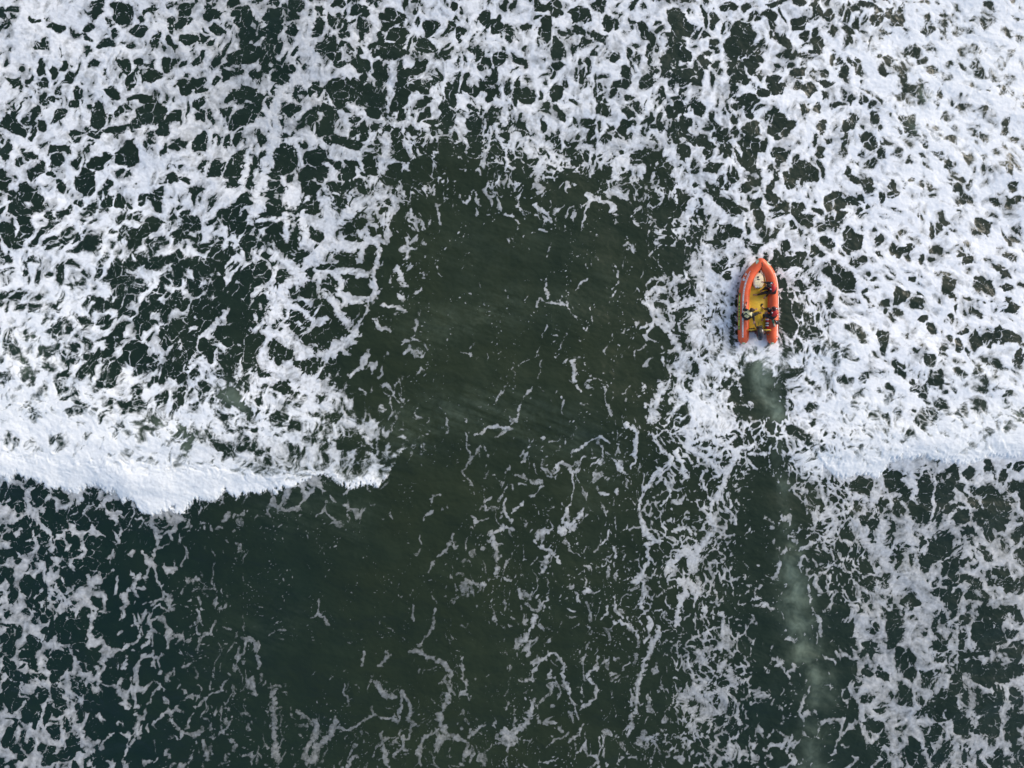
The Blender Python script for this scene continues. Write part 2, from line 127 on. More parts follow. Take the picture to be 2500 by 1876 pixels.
# bright foam strings: points x,y in tens of sheet units, then half width
LINES = {
(0,0):"208,160 215,125 w3;175,155 185,120 w2",
(625,0):"46,15 42,35 50,50 48,62 w5;48,62 22,75 14,95 18,110 12,125 8,140 2,165 w4.5;115,52 118,62 115,75 w3.5;116,76 113,95 w2;145,66 160,60 170,66 w4;190,35 205,37 218,40 w5;200,62 185,70 w4;80,90 90,97 w4;110,115 112,130 108,145 w4;216,85 214,105 w5;35,125 30,120 50,118 w3;36,130 38,140 w2.5;200,125 196,145 w2.5",
(1250,0):"132,30 128,50 126,70 w3;62,125 85,128 105,124 135,122 w6;135,122 140,135 145,152 155,165 w5;92,135 93,150 91,162 w4;186,70 184,90 w4;30,140 22,150 23,163 w5;178,95 182,100 w5;15,40 28,60 w6;10,95 20,115 28,125 w4;125,140 122,155 124,165 w1.5;110,142 113,152 w3;202,150 212,152 w3",
(1875,0):"128,88 145,100 140,112 w7;160,30 150,50 160,70 w5",
(625,469):"60,8 62,20 68,28 w6;68,28 84,15 90,8 110,3 w5;118,5 119,12 113,20 110,28 w3.5;14,52 22,57 30,65 35,70 w5;35,70 40,75 30,78 22,84 w5;12,85 15,90 18,100 14,110 w6;12,100 30,97 40,102 48,110 w2.5;53,50 60,48 75,48 90,47 w3.5;50,55 55,52 w3;40,20 42,35 40,45 w4;25,20 25,30 26,40 w3.5;0,26 12,22 20,24 w1.5;105,40 105,55 103,65 101,78 w2.3;95,40 110,42 w2.5;68,70 73,78 72,88 w3.5;75,68 90,70 95,74 w2.5;60,88 70,97 72,105 80,115 w3.5;72,97 90,94 w2.2;100,80 105,85 101,92 w3.5;97,92 95,105 88,118 80,125 75,132 w1.2;22,125 35,132 45,138 w6;62,142 75,132 85,125 w6;8,148 20,155 35,158 50,163 w6;80,160 90,152 95,146 w1.5;122,65 125,75 128,80 w3;125,90 128,93 w2.5;110,97 120,99 130,104 w1.8;102,110 108,118 115,120 w1.8;130,40 131,50 130,58 w1.5;133,18 140,25 w1.5;155,10 158,20 160,27 w1.2;190,0 192,12 190,20 w2;0,0 3,12 0,18 w5;30,0 28,10 w5",
(1250,469):"20,12 30,18 w2.5;30,18 33,26 w1.5;100,42 106,50 w1.1;125,84 115,92 120,100 130,110 w2.5;112,95 125,102 135,115 140,128 145,140 147,160 w3.5;150,70 140,78 127,84 w2.5;140,80 147,95 w3;160,92 148,98 138,102 w2;158,65 165,80 178,85 175,95 w7;145,35 150,25 158,10 w5;175,20 172,35 165,55 158,65 w5;165,100 155,115 160,130 w8;170,153 180,158 w5;31,72 29,82 31,91 w.8;20,98 24,93 35,95 48,98 w1;55,85 60,80 65,76 w1;64,112 64,120 w.9;48,100 56,110 60,112 w.7;30,115 24,135 20,143 5,150 w.7;25,145 24,155 21,161 w.8;105,42 105,52 w.9;85,76 88,68 w.7;88,90 90,86 w.9;125,75 132,78 w1.2;160,55 175,52 190,50 205,50 w5;52,145 54,163 w1.6;3,12 14,20 w.9;10,5 20,3 w1;32,0 33,12 w1.2;92,0 94,8 w1;118,20 124,24 w.9",
(625,938):"95,10 95,30 w1.2;83,33 93,38 105,36 w3.3;12,15 30,22 42,22 60,18 w5;45,20 42,30 w4;62,8 75,10 82,18 w2.5;68,38 70,45 w2;55,38 57,45 w1.5;5,48 20,50 22,60 w5;103,42 105,60 103,70 w1;190,44 200,38 218,37 w1.6;215,3 207,15 w1;181,30 182,55 186,65 178,75 187,88 w.8;150,105 152,98 158,97 w1;145,118 152,110 w1.2;148,164 153,156 156,150 164,144 165,138 174,142 w1.2;170,130 170,138 w.8;199,110 197,102 203,100 w.9;186,115 190,120 201,117 w1.1;203,128 206,140 208,155 207,165 w2;208,130 214,124 221,126 w1.6;215,100 213,110 221,120 w1.2;140,130 143,140 138,148 w.7;108,20 112,22 w1.5;85,62 84,70 w1.5;97,58 105,65 w1.5;35,2 60,3 w6;0,0 2,10 w4",
(1250,938):"158,0 160,10 158,25 155,38 152,48 153,56 w3.5;153,56 165,62 175,70 178,78 w2.5;195,60 187,72 184,85 178,100 w3;142,57 146,68 150,80 w2.3;98,34 108,42 107,52 105,60 w1.6;121,42 124,50 130,58 138,63 w1.8;124,44 130,41 138,43 147,39 152,36 w1.1;138,63 136,72 125,80 117,90 112,100 111,108 114,122 120,132 w1.2;120,132 128,136 w1.6;128,136 116,139 118,148 w1.3;120,152 113,164 w1.8;140,128 150,125 158,130 w1.5;135,160 145,148 155,146 160,155 w4;155,155 165,140 172,130 w3;130,105 138,95 134,85 w1.2;173,100 172,115 175,125 w1.5;165,75 165,85 172,100 w1;182,105 190,112 195,122 w1.2;188,95 190,108 w1.5;203,65 212,74 w1.3;205,60 220,62 w1.5;47,122 43,130 w2.3;47,123 56,118 61,108 w1.3;43,121 50,105 54,92 52,75 w.7;20,137 23,130 30,129 w1.2;25,164 30,152 33,145 24,140 w1.5;33,145 40,150 41,156 w1.3;92,70 96,78 w2;75,94 83,96 w1.2;0,112 10,103 w1.2;38,73 42,68 w1.6;55,58 75,46 84,52 w1.1;25,48 28,45 w1.4;8,68 13,60 w1;120,30 125,15 130,0 w4;143,5 148,12 w5;17,98 27,88 w.8;91,92 91,95 w1.5;88,140 91,150 w1;85,128 82,135 75,139 w.8;165,5 175,15 170,25 w5;150,52 170,45 190,55 w2;175,62 185,55 195,58 210,52 w2;108,62 104,72 w1;78,3 82,20 85,27 w.7;18,3 8,15 5,30 0,35 w.9;55,2 60,8 w1;135,25 147,27 w.7",
(1875,938):"68,91 74,98 74,107 66,112 58,116 w1.3;117,103 123,108 120,114 124,124 126,138 w2;125,125 145,128 158,120 165,128 168,138 w4.5;157,116 165,107 175,106 w2;125,74 128,90 127,100 w2;140,76 145,85 143,105 142,118 w1.2;121,75 135,68 150,74 w3;185,70 183,80 172,92 w2.5;190,80 205,92 213,105 215,120 w3.5;170,138 178,150 w7;205,145 215,155 w8;130,150 128,160 w2.5;52,110 60,120 55,130 w3;75,120 85,135 95,150 w5;95,95 90,105 w3;100,120 98,140 105,160 w5;172,92 185,100 188,108 w1.5;167,83 168,73 w1;75,98 82,97 86,102 w3",
(0,1407):"118,0 112,10 105,18 w3;106,20 106,28 104,38 w2;75,0 78,8 w3;40,10 48,20 60,22 w2.5;60,20 70,15 w3;25,35 20,40 10,30 w6;75,25 82,30 76,40 w3.5;100,65 90,70 86,75 w2;113,34 118,45 120,55 108,62 100,65 w1.5;126,42 130,30 136,26 145,30 w1.2;128,50 128,58 123,62 w2;108,70 104,82 w2.2;133,70 132,80 w1.8;145,28 152,25 160,27 w.8;170,30 170,36 w1.6;170,38 168,50 172,52 w.9;210,55 218,58 220,65 w2.5;211,58 208,68 203,75 w1.3;82,80 84,92 82,100 w2.5;102,110 110,115 w1.5;118,128 118,140 w3;116,140 110,148 w1.5;165,120 161,132 155,140 w1.2;175,108 168,116 w1.3;195,90 190,100 175,108 w.8;215,90 218,102 w3;184,142 180,140 w1.2;175,145 178,160 w2.2;200,122 198,128 188,138 w.9;60,120 62,130 70,140 78,150 w5;50,95 58,105 w4;30,95 20,98 w6;98,135 90,142 86,150 w1;210,120 215,122 w1.5;208,35 209,50 w.8;188,8 190,15 w.8",
(625,1407):"14,100 14,115 13,130 15,150 w3;15,150 17,160 w3;50,127 50,140 45,148 42,160 w3;68,128 62,140 52,150 48,163 w3;70,133 82,134 90,128 100,122 112,124 122,126 w1.2;100,122 100,114 w.8;122,126 124,115 125,100 w1.3;125,100 132,110 134,118 130,124 w1.3;104,95 112,105 120,105 w2.5;130,124 137,128 132,140 127,142 w1.2;127,140 126,150 120,155 w2;110,150 113,160 w2.5;108,135 110,148 w1;48,37 53,34 58,36 62,42 w1.1;53,34 54,20 w1;10,53 15,48 25,49 w.8;132,68 138,65 145,69 155,73 163,76 168,85 169,95 165,108 158,120 w1.7;140,62 148,52 153,44 152,35 154,30 w1;158,120 160,130 162,138 155,150 w3;155,135 145,140 140,150 141,164 w1.5;165,140 175,141 182,145 182,155 178,164 w2;185,140 192,132 197,130 w1.5;0,58 1,66 0,80 w1.5;12,118 20,115 w1;38,122 45,128 w1;35,120 38,124 w2;78,164 82,158 88,156 w2;135,27 134,33 136,40 w1.2;113,68 110,75 108,80 w1.8;92,68 91,78 w1;135,12 131,22 w.6;77,95 76,102 79,112 w1;178,72 179,80 177,88 182,95 w1;182,98 178,102 w1.5;215,135 217,145 w4;205,9 204,25 207,45 w.8;183,5 190,7 198,8 w1.5;200,3 210,1 220,5 w.9",
(1250,1407):"113,0 107,5 w3;114,5 114,15 112,25 117,35 120,42 w1.8;120,43 118,52 115,58 w1.6;127,45 124,55 120,65 115,75 113,85 109,95 107,110 107,118 w2.2;103,100 104,113 w.9;88,42 94,40 100,43 108,49 109,54 w1.1;89,20 90,30 97,38 w.9;8,92 17,91 20,83 23,76 30,71 37,68 42,73 47,79 44,83 45,90 48,97 50,105 54,113 w1.4;54,113 57,125 w.8;6,63 10,55 18,45 19,35 w1.8;24,28 30,20 w1;62,15 66,12 w2.5;57,15 57,24 w1.2;65,88 68,84 75,80 w1.8;66,90 73,95 73,105 62,113 w1.4;20,108 16,118 12,130 2,137 0,145 w3;75,70 74,76 68,84 w1;49,29 55,31 w1.3;83,27 82,34 77,38 w1.2;147,5 150,15 145,22 143,35 144,42 w2.5;155,8 162,12 160,20 w3.5;176,13 179,25 w1.8;167,28 168,35 w2;183,32 183,50 186,55 w2;185,50 190,60 180,62 w4;175,62 167,63 158,75 153,80 w1.2;187,72 180,82 w4;190,82 191,95 w3;165,95 155,105 145,108 w4.5;165,105 170,115 162,125 w5.5;182,100 185,110 180,118 w5;155,130 158,134 w3.5;195,120 198,130 w2;175,150 172,158 w3;195,148 185,152 w2;145,158 147,164 w3;143,140 150,143 w2;104,120 102,135 100,140 w1.5;110,141 118,143 126,137 w1.2;118,143 118,150 w1;94,154 92,164 w.9;62,130 57,138 50,145 w1.2;75,140 77,148 w.8;23,162 40,160 w.9",
}
LINES_SE = "72,0 78,8 80,18 77,25 w4;55,5 56,20 57,33 60,42 66,50 64,56 58,58 w2.6;58,60 64,67 72,73 78,74 w4;70,20 75,35 w4;63,78 65,90 66,95 w3;45,25 50,30 w3;78,60 85,55 87,48 90,50 w3;95,25 92,35 w2.5;105,8 112,14 122,13 w2;108,42 116,40 w2;99,50 102,60 100,70 104,75 w1.8;120,62 118,72 w2;116,67 118,72 117,80 w1;118,84 123,92 w2;95,84 94,95 w3;102,82 110,88 w3;77,78 78,88 82,95 w1;12,80 10,88 14,93 w1;20,5 22,15 26,22 27,30 w1;5,45 8,42 w1;28,40 35,44 w.8;120,20 127,28 w2;125,10 127,15 w4;90,20 85,12 w1.5"
# the boat's own wake, in plain sheet units
HOLES_WAKE = [(1791, 800, 8, 50, 6), (1918, 770, 18, 52, 0), (1914, 700, 9, 34, -20), (1797, 725, 4, 30, 8), (1832, 925, 22, 42, 0), (1912, 950, 12, 46, 0), (1900, 990, 22, 10, 20), (1918, 860, 10, 18, 0), (1850, 1010, 60, 14, 0)]
LINES_WAKE = [([(1697, 945), (1700, 990), (1690, 1030), (1682, 1085), (1690, 1098)], 9), ([(1706, 930), (1725, 900), (1760, 895)], 10), ([(1780, 880), (1800, 905), (1810, 940)], 5), ([(1640, 1120), (1600, 1160), (1570, 1200), (1563, 1240), (1575, 1300), (1592, 1320)], 4.5), ([(1856, 838), (1856, 872)], 15), ([(1822, 846), (1832, 874)], 15), ([(1888, 846), (1895, 876)], 17), ([(1830, 866), (1885, 868)], 12), ([(1902, 660), (1925, 690)], 6), ([(1800, 700), (1786, 730), (1775, 790), (1770, 850)], 9),
 ([(1800, 690), (1770, 705), (1745, 720)], 10), ([(1902, 668), (1930, 690), (1955, 720), (1975, 760)], 7), ([(1905, 680), (1922, 700)], 5), ([(1760, 760), (1735, 800), (1740, 850)], 12), ([(1908, 800), (1925, 850), (1960, 890)], 7), ([(1800, 870), (1780, 890)], 9)]
SC = 625 / 2212 * 10
def parse_holes():
    out = []
    for (ox, oy), t in HOLES.items():
        for e in t.split(';'):
            v = [float(q) for q in e.split()]
            out.append((ox + v[0] * SC, oy + v[1] * SC, v[2] * SC, v[3] * SC, v[4]))
    k = 6250 / 1269
    for e in HOLES_SE.split(';'):
        v = [float(q) for q in e.split()]
        out.append((1875 + v[0] * k, 1407 + v[1] * k, v[2] * k, v[3] * k, v[4]))
    return out
def parse_lines():
    out = []
    src = [(o, SC, t) for o, t in LINES.items()] + [((1875, 1407), 6250 / 1269, LINES_SE)]
    for (ox, oy), k, t in src:
        for e in t.split(';'):
            *pts, w = e.split()
            P = [tuple(float(q) for q in p.split(',')) for p in pts]
            out.append(([(ox + a * k, oy + b * k) for a, b in P], float(w[1:]) * k))
    return out + LINES_WAKE
def seg_d(x, y, P):
    best = None
    for (ax, ay), (bx, by) in zip(P[:-1], P[1:]):
        dx, dy = bx - ax, by - ay
        t = np.clip(((x - ax) * dx + (y - ay) * dy) / (dx * dx + dy * dy + 1e-6), 0, 1)
        d = np.hypot(x - ax - t * dx, y - ay - t * dy)
        best = d if best is None else np.minimum(best, d)
    return best
# places where the cover changes faster than the survey grid: x, y, rx, ry, share
PATCHES = [(1745, 1000, 42, 75, .84), (1655, 985, 38, 50, .35), (1845, 950, 50, 70, .03), (1912, 985, 22, 50, .05), (1990, 1000, 70, 75, .88), (1780, 1065, 75, 32, .66), (1850, 1085, 70, 24, .42),
 (1640, 1170, 60, 80, .34), (1712, 1190, 40, 60, .14), (1860, 1250, 75, 160, .09), (1850, 1500, 60, 220, .08), (1580, 1120, 55, 90, .04), (1900, 720, 22, 90, .4), (1925, 770, 30, 80, .22), (1760, 740, 55, 110, .78),
 (1640, 760, 50, 70, .42), (1610, 880, 60, 90, .10), (1690, 900, 60, 80, .62), (1560, 640, 60, 90, .08), (1260, 640, 260, 130, .012), (1120, 520, 120, 60, .03), (1500, 560, 60, 60, .06),
 (1450, 380, 45, 50, .22), (1350, 470, 110, 40, .16), (1330, 340, 60, 50, .72), (2130, 1130, 60, 40, .8), (2150, 1300, 70, 110, .55), (2010, 1340, 55, 120, .4)]
# breaking fronts: x, y of the ragged lower lip, y where the boil behind starts to open
LIP_W = [(-400,1150,960),(0,1165,1090),(28,1178,1095),(51,1160,1095),(79,1178,1095),(96,1173,1095),(124,1198,1100),(158,1198,1105),(181,1212,1108),(215,1192,1112),(240,1184,1112),(263,1209,1115),(285,1207,1115),(300,1234,1116),(325,1221,1118),(339,1254,1120),(367,1272,1122),(407,1249,1124),(441,1260,1126),(475,1232,1130),(503,1235,1132),(528,1232,1134),(551,1204,1136),(574,1223,1138),(624,1206,1145),(653,1209,1150),(681,1209,1152),(696,1192,1152),(730,1187,1152),(744,1177,1150),(766,1172,1152),(792,1160,1152),(806,1175,1158),(828,1192,1160),(857,1199,1162),(896,1188,1160),(922,1194,1158),(930,1181,1154),(964,1144,1138),(971,1124,1120),(985,1100,1100),(1010,1098,1100)]
LIP_E = [(1985,1095,1100),(1997,1122,1105),(2022,1147,1112),(2045,1170,1112),(2078,1175,1110),(2109,1164,1106),(2146,1172,1104),(2166,1147,1100),(2172,1130,1098),(2237,1122,1092),(2256,1119,1092),(2299,1136,1090),(2327,1133,1088),(2361,1139,1085),(2398,1122,1082),(2468,1119,1076),(2500,1119,1070),(2900,1125,1060)]
# softly churned water: x, y, rx, ry, strength
BOIL = [(60,1010,330,110,1),(330,1060,260,70,1),(560,1010,90,110,.75),(700,1040,260,70,.6),(60,860,160,130,.7),(250,640,260,150,.3),(420,1075,70,60,.7),(130,760,170,90,.5),
 (2420,1030,240,70,.85),(2120,1010,120,90,.8),(2250,1060,260,40,.9),(2400,120,260,220,.45),(2330,330,220,160,.35),(2380,930,160,60,.5),(1860,880,110,45,.9),(2010,880,120,110,.55),(1700,990,60,70,.6),(2000,1130,60,40,.8)]
# milk of tiny bubbles under the surface, plus sky gloss on the swell painted as pale bands: polyline, half width, strength
MILK_GLOSS = [([(1853,856),(1862,890)],34,.85),([(1860,890),(1873,940),(1886,985),(1889,1002)],24,1.0),([(1893,1050),(1912,1200)],16,.2),([(1912,1180),(1918,1300)],17,.35),([(1925,1360),(1940,1440)],27,.62),([(1940,1440),(1952,1530),(1966,1600)],33,.7),([(1975,1600),(2000,1660),(2002,1700)],32,.6),([(1985,1790),(1982,1900)],30,.42),
 ([(990,1060),(1100,1000),(1250,1020),(1400,1060)],65,.15), ([(700,1240),(850,1250)],70,.08), ([(1500,1100),(1450,1200)],60,.07), ([(1030,815),(1120,775),(1260,750)],50,.13), ([(1350,760),(1480,700)],50,.07), ([(1100,620),(1300,590)],70,.05), ([(560,1600),(700,1500)],80,.04),  # faint bands: sky sheen on crest and swell, painted into the water colour
 ([(380,1070),(420,1050),(455,1075)],42,.5),([(105,830),(60,880)],40,.4),([(555,960),(600,1000)],25,.5),([(2440,1030),(2490,1010)],50,.35),([(2270,250),(2260,225)],20,.5),([(2230,290),(2240,320)],14,.4)]
def sea_fields(X, Y):
    """X, Y: survey sheet coordinates (px of the 2500-wide survey), 2-D arrays."""
    X = X.astype(np.float32); Y = Y.astype(np.float32)
    G = np.array([[float(q) for q in r.split()] for r in COVER.strip().splitlines()], np.float32) / 100
    wx0 = 26 * fbm(X / 110, Y / 110, 11, 3); wy0 = 26 * fbm(X / 110, Y / 110, 21, 3)
    # past the surveyed sheet the same kinds of sea go on
    fold = lambda t, L: L - np.abs(np.mod(t, 2 * L) - L)
    cov = grid_map(G, fold(X + wx0, 2500), fold(Y + wy0, 1876), 104.2)
    for x_, y_, rx, ry, v_ in PATCHES:
        g_ = np.exp(-(np.abs((X + wx0 * .5 - x_) / rx) ** 3 + np.abs((Y + wy0 * .5 - y_) / ry) ** 3)); cov = cov * (1 - g_) + v_ * g_
    w1x = 7 * fbm(X / 40, Y / 40, 31, 3, .45); w1y = 7 * fbm(X / 40, Y / 40, 41, 3, .45)
    px = X + wx0 * .6 + w1x; py = Y + wy0 * .6 + w1y
    def field(a, st, seed, cells=((52, .55, 0), (27, .44, 1), (14, .16, 2), (7, .04, 3))):
        c, s = np.cos(a), np.sin(a)
        u = (px * c + py * s) / st; v = -px * s + py * c
        out = 0
        for cell, amp, sd in cells:
            f1, f2 = worley(u / cell + 5.3 * sd, v / cell, seed + sd)
            out = out + amp * (1 - sst(0, .62, f2 - f1))
        return out
    A = field(np.radians(-78), 1.45, 101)
    B = field(np.radians(-50), 1.8, 111)
    D = field(np.radians(40), 1.55, 115)
    def spot(x, y, rx, ry): return np.exp(-(((X - x) / rx) ** 2 + ((Y - y) / ry) ** 2))
    mdiag = np.clip(spot(330, 760, 480, 420) * 1.6, 0, 1); mD = sst(1850, 2150, X + .3 * Y - 200) * sst(1250, 1000, Y)
    phi = A * (1 - mdiag) + B * mdiag
    phi = phi * (1 - mD) + D * mD
    # choppier places carry a finer weave
    Cf = field(np.radians(80), 1.35, 121, ((30, .42, 0), (15, .46, 1), (8, .26, 2)))
    mf = np.clip(spot(1640, 1330, 190, 330) + spot(2070, 1330, 110, 230) + spot(1890, 1070, 220, 90) + spot(1745, 800, 90, 150) + spot(1960, 790, 80, 130)
        + .8 * spot(1330, 400, 260, 90) + .7 * spot(1000, 420, 150, 120) + .8 * spot(1700, 1700, 200, 250) + .6 * spot(560, 960, 200, 120) + .7 * spot(1640, 540, 120, 120), 0, 1)
    phi = phi * (1 - mf) + Cf * mf
    phi = phi + .20 * fbm(px / 90, py / 90, 51, 3) + .10 * fbm(px / 14, py / 14, 61, 3, .6)
    mu = blur(phi, 45); sd = np.sqrt(np.maximum(blur((phi - mu) ** 2, 45), 1e-4))
    z = (phi - mu) / sd
    # quantile of a unit normal, so that a share `cov` of the surface carries foam
    c = np.clip(cov, .004, .985); t = np.sqrt(-2 * np.log(np.minimum(c, 1 - c)))
    q = t - (2.30753 + .27061 * t) / (1 + .99229 * t + .04481 * t * t); q = np.where(c < .5, q, -q)
    s = z - q
    sraw = s.copy()
    # traced openings
    hole = np.full(X.shape, 9, np.float32); rim = np.zeros(X.shape, np.float32)
    hx = X + 12 * fbm(X / 50, Y / 50, 71, 4, .48); hy = Y + 12 * fbm(X / 50, Y / 50, 81, 4, .48)
    xr, yc = X[0], Y[:, 0]
    def win(x0, x1, y0, y1):
        i0, i1 = np.searchsorted(xr, [x0, x1]); j0, j1 = np.searchsorted(yc, [y0, y1])
        return slice(j0, j1), slice(i0, i1)
    for cx, cy, rx, ry, a in parse_holes():
        R = max(rx, ry) * 1.7 + 14
        w = win(cx - R, cx + R, cy - R, cy + R)
        dx = hx[w] - cx; dy = hy[w] - cy; ca, sa = np.cos(np.radians(a)), np.sin(np.radians(a))
        u = (dx * ca + dy * sa) / rx; v = (-dx * sa + dy * ca) / ry
        # each opening has its own lopsided outline: a few random chords cut the ellipse
        rs = np.random.RandomState(int(cx * 7 + cy * 13) & 0xffff)
        d = np.sqrt(u * u + v * v)
        for q_ in range(5):
            t_ = rs.rand() * 6.283; d = np.maximum(d, (u * np.cos(t_) + v * np.sin(t_)) / (.62 + .3 * rs.rand()))
        k = (d - 1.16) * min(rx, ry) / 9.0
        hole[w] = np.minimum(hole[w], k)
        rim[w] = np.maximum(rim[w], np.clip(np.exp(-np.maximum(k, 0) * 1.1) * 1.15 - .15, 0, 1))
    dens = sst(.25, .5, cov)
    s = s + rim * .8 * dens + (.45 + .2 * sst(.6, .8, cov)) * sst(.3, .6, cov) * (1 - .7 * mf) * (1 - .55 * sst(1130, 1250, Y))
    f1, f2 = worley(px / 27, py / 27, 131)
    veins = .03 + .05 * noise(px / 24, py / 24, 133) - (f2 - f1)
    f1, f2 = worley(px / 12, py / 12, 135)
    veins2 = .10 * noise(px / 40, py / 40, 137) - .02 - (f2 - f1)
    s = np.where(hole < 0, np.minimum(s, hole * 1.5 - .1), np.minimum(s, hole * 3 + np.maximum(s, 0) * .25))
    vm = sst(.12, .4, cov)
    s = np.maximum(s, np.where(vm > 0, np.maximum(veins * 9, veins2 * 7) * vm - (1 - vm) - .02, -9))
    # pits and thin patches in the foam itself
    pf = fbm(px / 9, py / 9, 143, 3, .65); pm = fbm(px / 55, py / 55, 147, 3)
    s = s - np.clip(pf - .30 + .45 * pm, 0, 1) * 1.5 * sst(.2, .5, cov)
    # traced strings
    line = np.full(X.shape, -9, np.float32); bright = np.zeros(X.shape, np.float32)
    lx = X + 5 * fbm(X / 26, Y / 26, 91, 3, .65); ly = Y + 5 * fbm(X / 26, Y / 26, 96, 3, .65)
    fine = fbm(px / 11, py / 11, 141, 3, .6)
    for P, w0 in parse_lines():
        R = w0 * 2 + 16
        xs = [p[0] for p in P]; ys = [p[1] for p in P]
        w = win(min(xs) - R, max(xs) + R, min(ys) - R, max(ys) + R)
        d = seg_d(lx[w], ly[w], P)
        e = w0 * (1 + .75 * fine[w]) 
        line[w] = np.maximum(line[w], (e - d) / max(w0 * .55, 2.6))
    gaps = fbm(px / 30, py / 30, 151, 2)
    firm = np.clip(spot(1640, 1150, 260, 260) + spot(1250, 500, 10, 10) + spot(750, 560, 250, 350) + spot(2150, 1200, 200, 200) + spot(650, 200, 200, 300) + spot(1600, 1450, 120, 150) + .65 * spot(1050, 1700, 700, 260) + .6 * spot(1300, 1200, 260, 160), 0, 1)
    loose = line * .6 + np.minimum(0, gaps * 1.8 + .35) - .2 + np.clip(z, -1, 1.5) * .25
    s = np.maximum(s, loose * (1 - firm) + firm * (line * .9 + np.clip(z, -1, 1) * .15))
    s = s + firm * np.clip(line, 0, 1) * .8
    # drifting flecks on the dark water
    f1, f2 = worley(px / 9.5, py / 9.5, 161); r = noise(px / 13, py / 13, 171)
    strings = 1 - np.abs(fbm((px + py * .15) / 120, py / 260, 181, 3)) * 3.2
    fl = -.06 + .16 * r + .20 * np.clip(strings, -1.6, 1) - f1
    s = np.maximum(s, np.where(cov < .3, fl * 5 - sst(.12, .3, cov) * 2, -9))
    # long drawn-out windrows
    n_ = noise(px / 95, py / 260 + px / 900, 185); n2_ = noise(px / 60 + 9, py / 170, 187)
    wr = np.maximum(.030 + .035 * gaps - np.abs(n_), .022 + .03 * noise(px / 50, py / 50, 189) - np.abs(n2_)) * 22 + fine * .35
    wr = wr - 2.5 * sst(.045, .018, cov) - 1.8 * sst(1050, 750, Y) - 3 * sst(.09, .16, cov) - 1.2 * sst(.3, -.3, gaps) - 2 * sst(1680, 1760, X)
    s = np.maximum(s, np.minimum(wr, .12))
    # breaking fronts
    sol = np.full(X.shape, -9, np.float32); fade = np.zeros(X.shape, np.float32)
    rag = 15 * np.abs(fbm(X / 13, Y / 24, 191, 4, .65)) - 8 * fbm(X / 40, Y / 40, 195, 2)
    for L in (LIP_W, LIP_E):
        lxs, lys, tys = zip(*L)
        lip = np.interp(X, lxs, lys) - rag; top = np.interp(X, lxs, tys)
        end = np.minimum(X - lxs[0] , lxs[-1] - X) / 12 + .3 * fine
        up = (lip - Y) / 7.0                      # sharp lip
        dn = np.minimum((Y - top) / 22.0 + .9 * fbm(px / 30, py / 18, 201, 4, .6), 3)
        sol = np.maximum(sol, np.minimum(np.minimum(up, dn), end))
        inside = (X > lxs[0] - 20) & (X < lxs[-1] + 20)
        fade = np.maximum(fade, np.where(inside, np.exp(-np.clip(top - Y, 0, 999) / 60) * (Y < lip), 0))
        # nothing of the boil spills over the lip
        s = np.where(inside & (Y > lip) & (Y < lip + 30), np.minimum(s, 1.2), s)
    boil = np.zeros(X.shape, np.float32)
    for x, y, rx, ry, k in BOIL: boil = np.maximum(boil, k * spot(x, y, rx, ry))
    boil = np.maximum(boil, fade * .9)
    lipall = np.full(X.shape, 9999, np.float32)
    below = ((Y > np.interp(X, [p[0] for p in LIP_W], [p[1] for p in LIP_W])) & (X < 1010)) | ((Y > np.interp(X, [p[0] for p in LIP_E], [p[1] for p in LIP_E])) & (X > 2010))
    boil = np.where(below, boil * 0, boil)
    # churn: streaky, smooth, with threads
    cx_ = px + 16 * fbm(px / 50, py / 50, 211, 3, .6); cy_ = py + 16 * fbm(px / 50, py / 50, 221, 3, .6)
    churn = fbm(cx_ / 38, cy_ / 26, 231, 5, .58) * 1.3 + .6 * (1 - 2.6 * np.abs(noise(cx_ / 17, cy_ / 13, 241)))
    s = s * (1 - .55 * boil) + boil * (churn * 1.25 + (z * .45) - q * .6 + .25)
    s = np.maximum(s, sol * 1.6)
    soft = boil
    # keep the hull's own waterline clear, with its thin wash
    milk_gloss = np.zeros(X.shape, np.float32)
    mx = X + 10 * fbm(X / 45, Y / 45, 251, 4, .6); my = Y + 10 * fbm(X / 45, Y / 45, 261, 4, .6)
    gloss_streak = fbm((X * .93 + Y * .36) / 120, (Y * .93 - X * .36) / 14, 281, 4, .6)  # streaks that break up the painted sheen bands
    for P, w0, k in MILK_GLOSS:
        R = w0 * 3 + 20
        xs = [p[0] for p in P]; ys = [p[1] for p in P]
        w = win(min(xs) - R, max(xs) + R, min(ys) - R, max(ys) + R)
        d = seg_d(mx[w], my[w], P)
        kk = k * np.clip(.75 + .9 * gloss_streak[w] + .3 * fine[w], 0, 2) if k < .2 else k * np.clip(.95 + .55 * pm[w], .35, 1.2)
        milk_gloss[w] = np.maximum(milk_gloss[w], kk * np.exp(-(d / w0) ** 2 * .9) * (.75 + .22 * fine[w] + .45 * pm[w]))
    s = s - 1.6 * sst(.15, .5, milk_gloss) * sst(878, 905, Y)
    streak = fbm((X * .8 + Y * .6) / 22, (Y * .8 - X * .6) / 6, 271, 3, .6)
    for cx, cy, rx, ry, a in HOLES_WAKE:
        R = max(rx, ry) * 1.6 + 10; w = win(cx - R, cx + R, cy - R, cy + R)
        dx = lx[w] - cx; dy = ly[w] - cy; ca, sa = np.cos(np.radians(a)), np.sin(np.radians(a))
        d = np.hypot((dx * ca + dy * sa) / rx, (-dx * sa + dy * ca) / ry)
        s[w] = np.minimum(s[w], (d - 1) * min(rx, ry) / 7 + (.35 + .9 * streak[w]))
    milk_gloss = np.maximum(milk_gloss, boil * .35 * sst(-1.2, .6, s))
    return dict(s=s, soft=soft, milk_gloss=np.clip(milk_gloss, 0, 1), sol=sst(0, 1.5, sol), cov=cov, churn=churn, boil=boil)
STEP = 1.8
